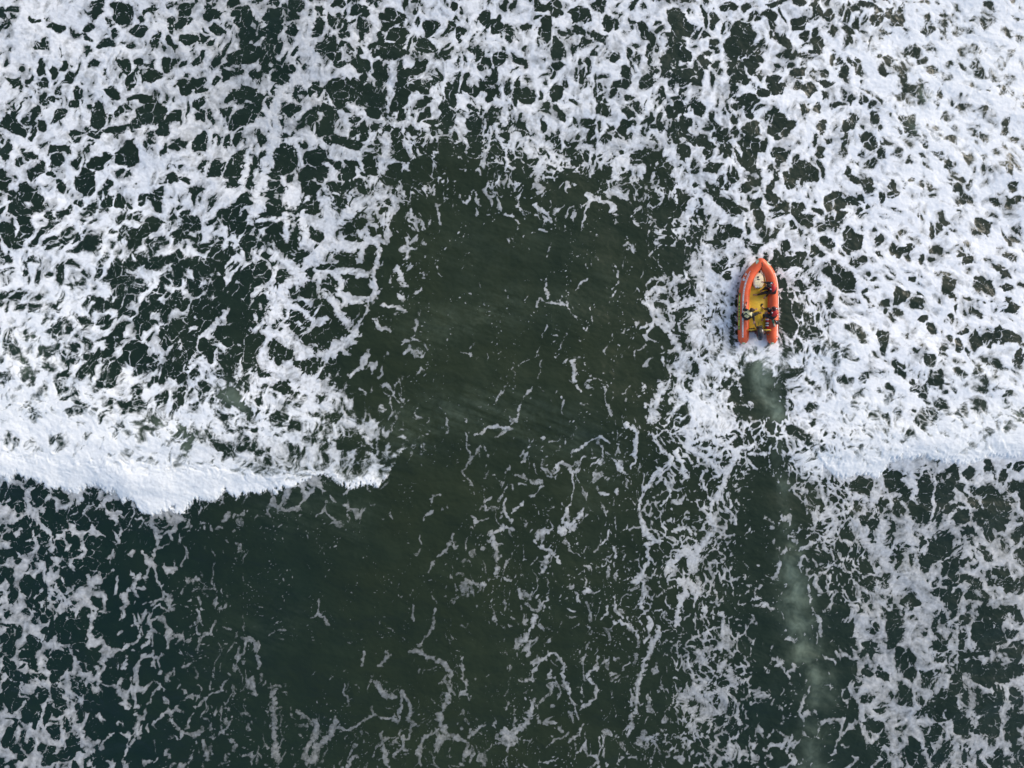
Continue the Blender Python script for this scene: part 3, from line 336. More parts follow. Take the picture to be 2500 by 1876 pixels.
# ------------------------------------------------------------------ the sea
def axis(n_px, step, g):
    core = np.arange(-40, n_px + 40 + step, step)
    out = []; t = core[-1]; st = step
    while t < n_px + 16000:
        st *= g; t += st; out.append(t)
    out = np.array(out)
    return np.concatenate([(n_px - out)[::-1], core, out]).astype(np.float64)
ax = axis(2500, STEP, 1.05); ay = axis(1876, STEP, 1.05)
XX, YY = np.meshgrid(ax, ay)
F = sea_fields(XX, YY)
X32, Y32 = XX.astype(np.float32), YY.astype(np.float32)
OPACITY = np.array([[.85,.62,.85,.85,.95,1],[.95,.85,.62,.75,.95,1],[1,.95,.45,.6,.97,1],[.55,.27,.27,.55,.56,.56],[.48,.22,.22,.42,.46,.50]], np.float32)
fold = lambda t, L: L - np.abs(np.mod(t, 2 * L) - L)
opa = grid_map(OPACITY, fold(X32, 2500) , fold(Y32, 1876) * 416.7 / 375.2, 416.7)
cl = fbm(X32 / 26, Y32 / 26, 301, 4, .6); cl2 = fbm(X32 / 90, Y32 / 90, 311, 3, .6)
body = np.clip(F['s'], 0, 2.5) / 2.5
opa = opa * (1 - F['boil']) + F['boil']
thick = np.clip(.50 + .72 * body + .22 * cl + .16 * cl2 + .15 * F['soft'], .15, 1.02) * np.clip(opa, 0, 1)
thick = np.maximum(thick, F['sol'] * (.93 + .08 * cl))
# water colour: silt in the middle, bluer to the south-west
silt = grid_map(np.array([[.35,.3,.5,.5,.45,.5],[.3,.35,.8,.8,.55,.5],[.2,.45,.9,.9,.6,.4],[0,.35,.8,.8,.6,.35],[0,.3,.75,.7,.35,.3]], np.float32), fold(X32, 2500), fold(Y32, 1876) * 416.7 / 375.2, 416.7)
silt = np.clip(silt + .13 * fbm(X32 / 160, Y32 / 160, 321, 4), 0, 1)
# swell
xs = [-3000, 0, 400, 700, 1000, 1200, 1450, 1650, 1850, 2050, 2500, 6000]
cy = np.interp(X32, xs, [1120, 1120, 1150, 1120, 1040, 1000, 1010, 1060, 1080, 1080, 1070, 1070])
cy = cy + 20 * fbm(X32 / 250, Y32 * 0, 331, 2)
hgt = np.interp(X32, xs, [.5, .5, .5, .42, .34, .3, .3, .25, .2, .35, .45, .45])
dyc = (Y32 - cy) * S
z = hgt * np.where(dyc > 0, np.exp(-(dyc / 1.3) ** 2), np.exp(-(dyc / 6.5) ** 2)) - .15
far = np.clip((np.hypot(X32 - 1250, Y32 - 938) - 1600) / 800, 0, 1)
z = z + .13 * fbm(X32 / 260 + Y32 / 700, Y32 / 150, 341, 3, .5) + .016 * fbm(X32 / 90 + Y32 / 160, Y32 / 52, 345, 3, .5)
calm = np.clip(np.hypot((X32 - 1852) / 70, (Y32 - 740) / 130) - .8, 0, 1) ** 1   # the hull presses the chop flat
z = z * (.15 + .85 * calm)
wxp = X32 + 12 * fbm(X32 / 60, Y32 / 60, 351, 2)
chop = .012 * fbm(wxp / 46, Y32 / 30, 361, 3, .55) + .006 * fbm((X32 + Y32 * .5) / 20, (Y32 - X32 * .5) / 11, 371, 3, .55)
lump = np.clip(F['s'], -1, 2) * .003 + np.clip(F['s'], 0, 2) * .003 * fbm(X32 / 12, Y32 / 12, 381, 3, .6)
roll = F['sol'] * (.03 + .006 * fbm(X32 / 17, Y32 / 17, 391, 4, .65)) + F['boil'] * (.02 + .01 * F['churn'] * .6)
near = np.clip(1 - far, 0, 1)
z = z + (chop + lump * (.3 + .7 * calm) + roll * calm) * near
ny, nx = XX.shape
V = np.empty((ny * nx, 3), np.float32)
V[:, 0] = ((XX - 1250) * S).ravel(); V[:, 1] = ((938 - YY) * S).ravel(); V[:, 2] = z.ravel()
ii = np.arange(ny * nx, dtype=np.int32).reshape(ny, nx)
Q = np.stack([ii[1:, :-1], ii[1:, 1:], ii[:-1, 1:], ii[:-1, :-1]], -1).reshape(-1)
nf = (ny - 1) * (nx - 1)
me = bpy.data.meshes.new('sea')
me.vertices.add(ny * nx); me.vertices.foreach_set('co', V.ravel())
me.loops.add(nf * 4); me.loops.foreach_set('vertex_index', Q)
me.polygons.add(nf); me.polygons.foreach_set('loop_start', np.arange(0, nf * 4, 4, dtype=np.int32))
me.polygons.foreach_set('use_smooth', np.ones(nf, bool))
me.update()
for nme, arr in (('foam', F['s']), ('soft', F['soft']), ('thick', thick), ('milk_gloss', F['milk_gloss']), ('silt', silt)):
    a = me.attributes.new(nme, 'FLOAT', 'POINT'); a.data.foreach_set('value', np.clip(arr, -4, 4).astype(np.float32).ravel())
sea = bpy.data.objects.new('water', me); SC_.collection.objects.link(sea); sea['kind'] = 'structure'
del F, V, Q, ii

class NT:
    """small helper for node trees"""
    def __init__(s, mat): s.t = mat.node_tree; s.n = s.t.nodes; s.l = s.t.links
    def put(s, sock, v):
        if isinstance(v, bpy.types.NodeSocket): s.l.new(v, sock)
        else: sock.default_value = v
    def math(s, op, a, b=0.0, c=None, clamp=False):
        n = s.n.new('ShaderNodeMath'); n.operation = op; n.use_clamp = clamp
        s.put(n.inputs[0], a); s.put(n.inputs[1], b)
        if c is not None: s.put(n.inputs[2], c)
        return n.outputs[0]
    def attr(s, name):
        n = s.n.new('ShaderNodeAttribute'); n.attribute_name = name; return n.outputs['Fac']
    def noise(s, vec, scale, detail=3, rough=.5, dist=0):
        n = s.n.new('ShaderNodeTexNoise'); s.put(n.inputs['Vector'], vec); n.inputs['Scale'].default_value = scale
        n.inputs['Detail'].default_value = detail; n.inputs['Roughness'].default_value = rough; n.inputs['Distortion'].default_value = dist
        return n.outputs['Fac']
    def mix(s, f, a, b):
        n = s.n.new('ShaderNodeMix'); n.data_type = 'RGBA'; s.put(n.inputs[0], f); s.put(n.inputs[6], a); s.put(n.inputs[7], b); return n.outputs[2]
    def smooth(s, x, a, b):
        n = s.n.new('ShaderNodeMapRange'); n.interpolation_type = 'SMOOTHSTEP'; s.put(n.inputs[0], x); s.put(n.inputs[1], a); s.put(n.inputs[2], b); return n.outputs[0]
def c4(r, g, b): return (r, g, b, 1)
m = bpy.data.materials.new('sea water with foam'); m.use_nodes = True; k = NT(m)
geo = k.n.new('ShaderNodeNewGeometry').outputs['Position']
n1 = k.noise(geo, 8, 4, .6); n2 = k.noise(geo, 26, 3, .6); n3 = k.noise(geo, 4, 5, .65, .6)
soft = k.attr('soft')
f = k.math('ADD', k.attr('foam'), k.math('ADD', k.math('MULTIPLY', k.math('SUBTRACT', n2, .5), 1.0), k.math('MULTIPLY', k.math('SUBTRACT', n1, .5), 1.2)))
wd = k.math('MULTIPLY_ADD', soft, 1.0, .17)
a = k.smooth(f, k.math('MULTIPLY', wd, -1.0), wd)
th = k.math('ADD', k.attr('thick'), k.math('MULTIPLY', k.math('SUBTRACT', k.math('ADD', n1, n3), 1.0), .35), clamp=True)
al = k.math('MULTIPLY', a, th, clamp=True)
wat = k.mix(k.attr('silt'), c4(.003, .015, .013), c4(.025, .034, .0145))
wat = k.mix(k.math('MULTIPLY', k.noise(geo, .8, 4, .6), .35), wat, c4(.028, .048, .030))
wat = k.mix(k.attr('milk_gloss'), wat, c4(.17, .22, .165))  # one tint for bubbles and for the painted sky sheen
foamc = k.mix(k.math('MULTIPLY', soft, .5), c4(.89, .92, .94), c4(.92, .95, .92))
col = k.mix(al, wat, foamc)
b = k.n['Principled BSDF']
k.put(b.inputs['Base Color'], col)
k.put(b.inputs['Roughness'], k.math('MULTIPLY_ADD', a, .6, .16))
b.inputs['IOR'].default_value = 1.333
bump = k.n.new('ShaderNodeBump'); bump.inputs['Strength'].default_value = .25; bump.inputs['Distance'].default_value = .02
k.put(bump.inputs['Height'], k.math('ADD', k.noise(geo, 5, 5, .6, .4), k.math('MULTIPLY', al, .25)))
k.l.new(bump.outputs[0], b.inputs['Normal'])
me.materials.append(m)
# ------------------------------------------------------------------ helpers for made things
def at(px, py, z):
    """survey-sheet position -> metres, for a point standing z above the water"""
    q = 1 - z / CAM_H
    return Vector(((px - 1250) * S * q, (938 - py) * S * q, z))
def mat(name, rgb, rough=.5, var=.12, scale=12, bump=.0, coat=0, metal=0, second=None, spec=.5):
    m = bpy.data.materials.new(name); m.use_nodes = True; k = NT(m); b = k.n['Principled BSDF']
    tc = k.n.new('ShaderNodeTexCoord').outputs['Object']
    n = k.noise(tc, scale, 4, .6)
    dark = tuple(c * (1 - 2.2 * var) for c in rgb); lite = tuple(min(1, c * (1 + 1.4 * var)) for c in rgb)
    c = k.mix(k.smooth(n, .3, .7), c4(*dark), c4(*lite))
    if second: c = k.mix(k.smooth(k.noise(tc, scale * .4, 5, .7), .58, .72), c, c4(*second))
    k.put(b.inputs['Base Color'], c); k.put(b.inputs['Roughness'], k.math('MULTIPLY_ADD', n, .3, rough - .15, clamp=True))
    b.inputs['Metallic'].default_value = metal; b.inputs['Coat Weight'].default_value = coat
    b.inputs['Specular IOR Level'].default_value = spec
    if bump:
        bp = k.n.new('ShaderNodeBump'); bp.inputs['Strength'].default_value = bump; bp.inputs['Distance'].default_value = .01
        k.put(bp.inputs['Height'], k.noise(tc, scale * 3, 4, .6)); k.l.new(bp.outputs[0], b.inputs['Normal'])
    return m
M = dict(
 orange=mat('orange hypalon', (.88, .13, .035), .42, .07, 3, .15, coat=.15, second=(.80, .10, .025)),
 yellow=mat('yellow floor sheet', (.95, .60, .035), .5, .05, 4, .25, second=(.70, .36, .01)),
 bar=mat('yellow bar', (.75, .52, .05), .4, .06), white=mat('white print', (.78, .74, .72), .5, .08, 20),
 green=mat('dark green band', (.06, .20, .04), .5), lime=mat('lime print', (.55, .66, .10), .5, .08, 25),
 pale=mat('pale green reflector', (.42, .60, .34), .35, .12, 14, coat=.4), palew=mat('white reflector centre', (.75, .85, .68), .3, .05),
 black=mat('black rubber', (.012, .012, .014), .55, .2, 20), rope=mat('cream rope', (.55, .45, .35), .8, .2, 60),
 cream=mat('cream pod fabric', (.90, .78, .52), .6, .10, 9, .3), creamlip=mat('pale pod seam', (.72, .63, .42), .6),
 navy=mat('navy black cowling', (.010, .011, .022), .25, .2, 6, coat=.6), grey=mat('grey metal', (.3, .3, .32), .4, .1, metal=.6),
 red=mat('red vest nylon', (.52, .008, .008), .45, .15, 10, .3, coat=.1), redtube=mat('red foam tube', (.55, .012, .012), .5),
 flare=mat('orange flash strip', (.85, .30, .06), .4, .05), tape=mat('white reflective tape', (.82, .82, .84), .3, .03),
 vest=mat('cream vest nylon', (.85, .77, .40), .55, .10, 12, .3), vestdark=mat('vest webbing', (.02, .025, .03), .6),
 suit=mat('black wetsuit', (.010, .010, .013), .5, .25, 14, .3), skin=mat('skin', (.50, .26, .18), .5, .1, 20),
 hair1=mat('brown hair', (.085, .035, .018), .7, .35, 60, .8), hair2=mat('black hair', (.012, .009, .009), .6, .3, 60, .8), hair3=mat('auburn hair', (.06, .012, .010), .6, .3, 60, .8),
 fin=mat('green fin rubber', (.012, .14, .075), .4, .12), wood=mat('transom board', (.10, .02, .012), .5), eye=mat('eye', (.03, .02, .02), .2),
)
def link(o, parent=None):
    SC_.collection.objects.link(o)
    if parent is not None: o.parent = parent
    return o
def obj(name, bm, m, parent=None, smooth=True):
    bmesh.ops.recalc_face_normals(bm, faces=bm.faces)
    me = bpy.data.meshes.new(name); bm.to_mesh(me); bm.free()
    for p in me.polygons: p.use_smooth = smooth
    me.materials.append(M[m]); return link(bpy.data.objects.new(name, me), parent)
def thing(name, label, cat, group=None):
    o = bpy.data.objects.new(name, None); link(o); o['label'] = label; o['category'] = cat
    o.empty_display_size = .1
    if group: o['group'] = group
    return o
def catmull(P, n=6):
    out = []; Q = [P[0]] + list(P) + [P[-1]]
    for i in range(1, len(Q) - 2):
        p0, p1, p2, p3 = (np.array(q, float) for q in Q[i - 1:i + 3])
        for j in range(n):
            t = j / n
            out.append(.5 * ((2 * p1) + (-p0 + p2) * t + (2 * p0 - 5 * p1 + 4 * p2 - p3) * t * t + (-p0 + 3 * p1 - 3 * p2 + p3) * t ** 3))
    out.append(np.array(P[-1], float)); return out
def tube(bm, pts, rad, n=10, cap=True, flat=1.0):
    """swept round bar along 3-D points; rad = number or list"""
    pts = [Vector(p) for p in pts]; rings = []
    if not hasattr(rad, '__len__'): rad = [rad] * len(pts)
    up = Vector((0, 0, 1))
    for i, p in enumerate(pts):
        t = (pts[min(i + 1, len(pts) - 1)] - pts[max(i - 1, 0)]).normalized()
        if abs(t.dot(up)) > .95: s = t.cross(Vector((1, 0, 0))).normalized()
        else: s = t.cross(up).normalized()
        u = s.cross(t).normalized()
        rings.append([bm.verts.new(p + rad[i] * (math.cos(a) * s + flat * math.sin(a) * u)) for a in [2 * math.pi * q / n for q in range(n)]])
    for a, b in zip(rings[:-1], rings[1:]):
        for q in range(n): bm.faces.new((a[q], a[(q + 1) % n], b[(q + 1) % n], b[q]))
    if cap: bm.faces.new(rings[0][::-1]); bm.faces.new(rings[-1])
def box(bm, c, sx, sy, sz, rz=0, bev=.0, tilt=None):
    r = bmesh.ops.create_cube(bm, size=1)
    mt = Matrix.Translation(c) @ Matrix.Rotation(rz, 4, 'Z')
    if tilt is not None: mt = mt @ tilt
    mt = mt @ Matrix.Diagonal((sx, sy, sz, 1))
    bmesh.ops.transform(bm, matrix=mt, verts=r['verts'])
    if bev:
        es = {e for v in r['verts'] for e in v.link_edges}
        bmesh.ops.bevel(bm, geom=list(es), offset=bev, segments=2, affect='EDGES', profile=.6)
def ball(bm, c, rx, ry, rz, rot=None, sub=2):
    r = bmesh.ops.create_icosphere(bm, subdivisions=sub, radius=1)
    mt = Matrix.Translation(c)
    if rot is not None: mt = mt @ rot
    bmesh.ops.transform(bm, matrix=mt @ Matrix.Diagonal((rx, ry, rz, 1)), verts=r['verts'])
def disc(bm, c, nrm, r, h=.01, n=20):
    q = bmesh.ops.create_cone(bm, cap_ends=True, segments=n, radius1=r, radius2=r * .9, depth=h)
    rot = Vector(nrm).to_track_quat('Z', 'Y').to_matrix().to_4x4()
    bmesh.ops.transform(bm, matrix=Matrix.Translation(c) @ rot, verts=q['verts'])
# ------------------------------------------------------------------ the inflatable rescue boat
boat = thing('inflatable_boat', 'orange inflatable rescue boat with yellow floor carrying three people through foam', 'boat')
KN = [  # px, py, z of the tube axis, radius
 (1816, 840, .20, .09), (1815.6, 836.5, .20, .165), (1815.2, 831, .20, .225), (1815, 824, .20, .252), (1815, 800, .20, .258), (1815.3, 776, .205, .26), (1815.5, 752, .21, .26), (1816.5, 724, .225, .26), (1819.5, 703, .25, .258),
 (1825, 684, .285, .255), (1832.5, 669, .32, .25), (1842, 656.5, .36, .235), (1850.5, 647.5, .40, .215), (1856.8, 640, .43, .19), (1863.5, 647, .40, .215), (1871, 656.5, .36, .235), (1878, 669, .32, .25),
 (1883.3, 684, .285, .258), (1886, 703, .25, .262), (1886.8, 724, .225, .264), (1886.6, 752, .21, .264), (1886.2, 776, .205, .264), (1885.6, 800, .20, .262), (1885.3, 824, .20, .256), (1885.5, 831, .20, .228), (1886, 836.5, .20, .165), (1886.3, 840, .20, .09)]
def fit(k): return tuple(at(k[0], k[1], k[2])) + (k[3],)
PATH = [[float(v) for v in q] for q in catmull([fit(k) for k in KN], 8)]
PY = [q[1] for q in catmull([k for k in KN], 8)]
NP = len(PATH)
FR = []
for i in range(NP):
    t = Vector(PATH[min(i + 1, NP - 1)][:3]) - Vector(PATH[max(i - 1, 0)][:3]); t.z = 0; t.normalize()
    FR.append((Vector((-t.y, t.x, 0)), Vector((0, 0, 1))))
def on_tube(i, phi, off=0.0):
    n, u = FR[i]; p = PATH[i]; r = p[3] + off
    return Vector(p[:3]) + r * (math.cos(phi) * n + math.sin(phi) * u)
bm = bmesh.new(); NR = 28; rings = []
for i in range(NP): rings.append([bm.verts.new(on_tube(i, 2 * math.pi * q / NR)) for q in range(NR)])
for a, b in zip(rings[:-1], rings[1:]):
    for q in range(NR): bm.faces.new((a[q], a[(q + 1) % NR], b[(q + 1) % NR], b[q]))
bm.faces.new(rings[0]); bm.faces.new(rings[-1])
obj('buoyancy_tube', bm, 'orange', boat)
MID = max(range(NP), key=lambda i: -PY[i])
def idx(side, py):
    rng = range(0, MID + 1) if side == 'port' else range(MID, NP)
    return min(rng, key=lambda i: abs(PY[i] - py))
def ribbon(bm, side, y0, y1, a0, a1, off=.004, thick=.004, nseg=4):
    i0, i1 = sorted((idx(side, y0), idx(side, y1)))
    if i1 == i0: i1 += 1
    rows = []
    for i in range(i0, i1 + 1):
        rows.append([bm.verts.new(on_tube(i, R(a0 + (a1 - a0) * q / nseg), off)) for q in range(nseg + 1)])
    for a, b in zip(rows[:-1], rows[1:]):
        for q in range(nseg): bm.faces.new((a[q], a[q + 1], b[q + 1], b[q]))
def patch(bm, side, py, phi, L, W, off=.006, n=18, rot=0, pts=None):
    """rounded patch lying on the tube, L along it, W around it (metres)"""
    i = idx(side, py); p = PATH[i]; t = Vector((FR[i][0].y, -FR[i][0].x, 0)); r = p[3]
    c = bm.verts.new(on_tube(i, R(phi), off + .004)); ring = []
    base = pts or [(math.cos(2 * math.pi * q / n), math.sin(2 * math.pi * q / n)) for q in range(n)]
    for (a, b) in base:
        a, b = a * math.cos(rot) - b * math.sin(rot), a * math.sin(rot) + b * math.cos(rot)
        ph = R(phi) + b * W / 2 / r
        ring.append(bm.verts.new(Vector(p[:3]) + (r + off) * (math.cos(ph) * FR[i][0] + math.sin(ph) * FR[i][1]) + t * a * L / 2))
    for q in range(len(ring)): bm.faces.new((c, ring[q], ring[(q + 1) % len(ring)]))
# printed bands
# phi runs from the outboard horizontal (0) to the top of the tube (90)
bm = bmesh.new()
ribbon(bm, 'port', 826, 675, 68, 73); ribbon(bm, 'port', 826, 668, 57, 63)
rs = random.Random(4); y = 824
while y > 690:
    ribbon(bm, 'port', y, y - rs.choice((1.4, 2.2, 3)), 62, 69, .005); y -= rs.choice((3, 4.2, 5.5))
obj('white_stripe', bm, 'white', boat)
bm = bmesh.new()
ribbon(bm, 'starboard', 672, 712, 42, 54); ribbon(bm, 'starboard', 712, 762, 36, 50)
for a, b in ((764, 770), (786, 796), (797, 806), (808, 815), (816, 822), (823, 829)): ribbon(bm, 'starboard', a, b, 46, 60)
obj('white_stripe', bm, 'white', boat)
bm = bmesh.new(); ribbon(bm, 'port', 806, 719, 6, 34, .003); obj('side_band', bm, 'green', boat)
y = 804; rs = random.Random(9)
band = [c for c in boat.children if c.name.startswith('side_band')][0]
while y > 724:
    h = rs.choice((2.6, 3.4, 4.6)); bm = bmesh.new(); ribbon(bm, 'port', y, y - h, 10, 30, .006); obj('print_block', bm, 'lime', band); y -= h + rs.choice((1.0, 1.3, 2.4))
bm = bmesh.new(); ribbon(bm, 'starboard', 700, 800, 12, 22, .004); obj('lime_stripe', bm, 'lime', boat)
bm = bmesh.new()
L_ = [(-1, -1), (-.2, -1), (-.2, -.2), (.3, -.5), (1, -.4), (1, .3), (.2, .1), (.1, 1), (-.4, 1), (-.5, .3), (-1, .2)]
patch(bm, 'port', 686, 36, .17, .16, pts=[(-1, -1), (.9, -.9), (1, .2), (.1, .1), (-.2, 1), (-1, .8)]); patch(bm, 'port', 676, 34, .13, .13, pts=[(-1, -.6), (1, -1), (.7, .3), (0, 1), (-.9, .4)])
obj('bow_emblem', bm, 'white', boat)
bm = bmesh.new(); patch(bm, 'port', 654.5, 28, .20, .05, pts=[(-1, -.7), (-.4, -.2), (.1, -1), (.5, -.1), (1, -.6), (1, .8), (.3, .5), (-.3, 1), (-.8, .4)]); obj('bow_mark', bm, 'bar', boat)
for side, py, ph in (('port', 645, 40), ('starboard', 651.5, 38)):
    bm = bmesh.new(); patch(bm, side, py, ph, .26, .17, n=20); rp = obj('bow_patch', bm, 'pale', boat)
    bm = bmesh.new(); patch(bm, side, py + .6, ph + 4, .12, .08, .012); obj('patch_centre', bm, 'palew', rp)
for px in (1816, 1886.2):
    bm = bmesh.new(); ball(bm, at(px, 836.5, .29), .105, .10, .055); e = obj('end_cap', bm, 'pale', boat)
    bm = bmesh.new(); ball(bm, at(px + .2, 836.8, .318), .055, .05, .035); obj('cap_reflector', bm, 'palew', e)
# seam rings glued round the tubes
for side, py in (('port', 822), ('port', 741), ('port', 690), ('starboard', 822), ('starboard', 741), ('starboard', 690)):
    bm = bmesh.new(); i = idx(side, py)
    rr = [[bm.verts.new(on_tube(j, 2 * math.pi * q / 24, .0025)) for q in range(24)] for j in (i, i + 1)]
    for q in range(24): bm.faces.new((rr[0][q], rr[0][(q + 1) % 24], rr[1][(q + 1) % 24], rr[1][q]))
    obj('seam_band', bm, 'orange', boat)
# floor
bm = bmesh.new(); rows = []
FL = [(676, 1843, 1866), (688, 1834, 1872), (704, 1829.5, 1874), (724, 1826.5, 1875.5), (752, 1826, 1876), (780, 1826, 1876), (807, 1826, 1875.5)]
for j in range(44):
    y = 676 + (807 - 676) * j / 43; a = np.interp(y, [f[0] for f in FL], [f[1] for f in FL]); b = np.interp(y, [f[0] for f in FL], [f[2] for f in FL])
    base = np.interp(y, [676, 720, 807], [.28, .20, .18]); row = []
    for q in range(13):
        u = q / 12; row.append(bm.verts.new(at(a + (b - a) * u, y, base + .05 * math.sin(math.pi * u) + .004 * math.sin(j * 1.9) )))
    rows.append(row)
for a, b in zip(rows[:-1], rows[1:]):
    for q in range(12): bm.faces.new((a[q], a[q + 1], b[q + 1], b[q]))
g = bmesh.ops.extrude_face_region(bm, geom=list(bm.faces)); bmesh.ops.translate(bm, vec=(0, 0, -.05), verts=[v for v in g['geom'] if isinstance(v, bmesh.types.BMVert)])
fl = obj('floor', bm, 'yellow', boat)
bm = bmesh.new(); tube(bm, [at(*p) for p in ((1830.5, 705, .235), (1829, 735, .21), (1829, 770, .19), (1829, 804, .185))], .035, 8); tube(bm, [at(*p) for p in ((1873, 705, .235), (1873.5, 735, .21), (1873.5, 770, .19), (1873, 804, .185))], .03, 8)
obj('floor_edge', bm, 'bar', fl)
bm = bmesh.new(); tube(bm, [at(1834, 697, .25), at(1870, 697, .25)], .03, 8); obj('cross_seam', bm, 'orange', fl)
# transom and bars
bm = bmesh.new(); box(bm, at(1851, 809.5, .24), .94, .06, .44, 0, .012); tr = obj('transom', bm, 'wood', boat, False)
for a, b in ((1825.5, 1844), (1862, 1881.5)):
    bm = bmesh.new(); tube(bm, [at(a, 805.8, .47), at(a + 3, 805.8, .51), at((a + b) / 2, 806.2, .53), at(b - 3, 806, .51), at(b, 806.4, .47)], .026, 8)
    tube(bm, [at(a * .55 + b * .45, 806, .50), at(a * .55 + b * .45 , 811, .40)], .018, 6); obj('grab_bar', bm, 'bar', tr)
for px, py in ((1831.5, 803.5), (1838, 803), (1868, 803.5)):
    bm = bmesh.new(); box(bm, at(px, py, .3), .09, .05, .22, .2, .01); obj('bracket', bm, 'black', tr)
# handles, valves, straps, lines
def strap(name, pts, w_, m_='black', par=boat):
    bm = bmesh.new(); tube(bm, catmull([at(*p) for p in pts], 4), w_, 6, flat=.5); return obj(name, bm, m_, par)
strap('grab_handle', ((1804.5, 704, .40), (1802, 707, .42), (1801.8, 713, .42), (1803.8, 717, .38)), .035)
strap('grab_handle', ((1800.5, 760, .30), (1799, 764, .34), (1799, 770, .34), (1800, 774, .28)), .03)
strap('grab_handle', ((1899.5, 709, .40), (1902, 713, .42), (1902, 719, .42), (1899.5, 722, .38)), .025)
strap('grab_handle', ((1822.8, 738, .47), (1822, 742, .52), (1820, 748, .53), (1818.5, 752, .48)), .022)
strap('bow_strap', ((1860.2, 641.5, .625), (1860.6, 645, .63), (1860.6, 651, .60)), .018)
strap('bow_strap', ((1859, 652.5, .52), (1858, 656, .48), (1857, 660, .42)), .034)
strap('foot_strap', ((1862, 742.5, .22), (1859.5, 745, .26), (1856.8, 749.5, .22)), .045)
strap('foot_strap', ((1857.5, 772, .20), (1856.6, 775, .22), (1857, 778, .20)), .03)
strap('life_line', ((1893, 722, .44), (1892, 735, .46), (1891, 748, .46)), .012)
strap('life_line', ((1892, 792, .43), (1894, 802, .42), (1895.4, 812, .40), (1893.4, 820, .42), (1893, 829, .40)), .012)
strap('fuel_line', ((1842, 705, .27), (1836.5, 716.5, .22), (1834, 726, .2), (1836, 738, .2), (1839, 744, .21), (1847, 751, .23), (1854.5, 758, .23), (1858.5, 766, .23), (1857, 775.5, .23), (1853, 783, .22), (1852, 798, .3)), .009)
strap('bow_rope', ((1862, 655, .50), (1865, 666, .42), (1868, 680, .5), (1870.5, 692, .62), (1871, 700, .60)), .011, 'rope')
for px, py, z in ((1835, 689, .42), (1875.5, 817, .43), (1822.5, 726, .45)):
    bm = bmesh.new(); disc(bm, at(px, py, z + .005), (0, 0, 1), .035 if px > 1870 else .022, .02); obj('valve', bm, 'black', boat)
# outboard motor
bm = bmesh.new()
def loft(bm, secs, n=16, p=2.6):
    """sections (centre, half width, half height, tilt), swept along y: superellipse hull"""
    rr = []
    for c, a, b in secs:
        rr.append([bm.verts.new(c + Vector((a * math.copysign(abs(math.cos(t)) ** (2 / p), math.cos(t)), 0, b * math.copysign(abs(math.sin(t)) ** (2 / p), math.sin(t))))) for t in [2 * math.pi * q / n for q in range(n)]])
    for a, b in zip(rr[:-1], rr[1:]):
        for q in range(n): bm.faces.new((a[q], a[(q + 1) % n], b[(q + 1) % n], b[q]))
    bm.faces.new(rr[0]); bm.faces.new(rr[-1])
loft(bm, [(at(1855, 800.5, .62), .10, .10), (at(1855, 802.5, .64), .145, .17), (at(1855, 808, .66), .165, .20), (at(1855.2, 816, .66), .165, .20), (at(1855.4, 823, .64), .14, .17), (at(1855.6, 829, .62), .10, .13), (at(1855.7, 831.5, .60), .07, .09)])
motor = obj('outboard_motor', bm, 'navy', boat)
bm = bmesh.new(); loft(bm, [(at(1855.2, 804, .875), .055, .01), (at(1855.3, 812, .885), .075, .014), (at(1855.5, 822, .84), .06, .012)], 12); obj('cowling_ridge', bm, 'black', motor)
bm = bmesh.new(); box(bm, at(1855.6, 829.6, .62), .16, .05, .10, 0, .02); obj('rear_badge', bm, 'grey', motor)
bm = bmesh.new(); box(bm, at(1855.2, 814, .18), .13, .22, .75, 0, .04); loft(bm, [(at(1855.2, 810, -.35), .05, .06), (at(1855.2, 818, -.35), .07, .08), (at(1855.2, 826, -.35), .03, .03)], 10); obj('drive_leg', bm, 'black', motor)
bm = bmesh.new(); tube(bm, catmull([at(1850, 804, .62), at(1846, 799, .64), at(1843.5, 791, .66), at(1841.5, 784, .68), at(1841, 781.5, .68)], 4), .026, 8); obj('tiller', bm, 'black', motor)
bm = bmesh.new(); box(bm, at(1852.5, 799, .50), .20, .10, .26, .1, .03); box(bm, at(1857.8, 797.5, .48), .09, .10, .2, -.2, .02); obj('clamp_bracket', bm, 'black', motor)
for mx in (1846.5, 1864):
    bm = bmesh.new(); box(bm, at(mx, 812, .39), .10, .14, .2, .1, .02); obj('side_mount', bm, 'wood', motor)
# ------------------------------------------------------------------ fuel bladder in the bow
pod = thing('fuel_bladder', 'cream octagonal fuel bladder with a dark cap lying in the bow', 'fuel bladder')
OUT = [(1849, 667.2), (1857, 666), (1862.3, 672), (1864, 678), (1863.6, 693), (1860, 703), (1844, 704), (1839, 696), (1838.2, 683), (1842, 674.8)]
cx_, cy_ = 1851, 686
bm = bmesh.new(); rows = []
for zz, f_ in ((.30, .90), (.33, 1.0), (.37, 1.0), (.42, .94), (.445, .80), (.455, .45)):
    rows.append([bm.verts.new(at(cx_ + (x - cx_) * f_, cy_ + (y - cy_) * f_, zz)) for x, y in OUT])
for a, b in zip(rows[:-1], rows[1:]):
    for q in range(10): bm.faces.new((a[q], a[(q + 1) % 10], b[(q + 1) % 10], b[q]))
bm.faces.new(rows[0]); bm.faces.new(rows[-1]); obj('bladder_body', bm, 'cream', pod)
bm = bmesh.new(); tube(bm, [at(x, y, .345) for x, y in OUT + OUT[:1]], .018, 8, False); obj('edge_welt', bm, 'creamlip', pod)
bm = bmesh.new(); disc(bm, at(1851, 677, .468), (0, 0, 1), .045, .03); obj('filler_cap', bm, 'black', pod)
bm = bmesh.new(); box(bm, at(1851.8, 682.8, .462), .12, .045, .012, 0, .003); obj('maker_plate', bm, 'vestdark', pod)
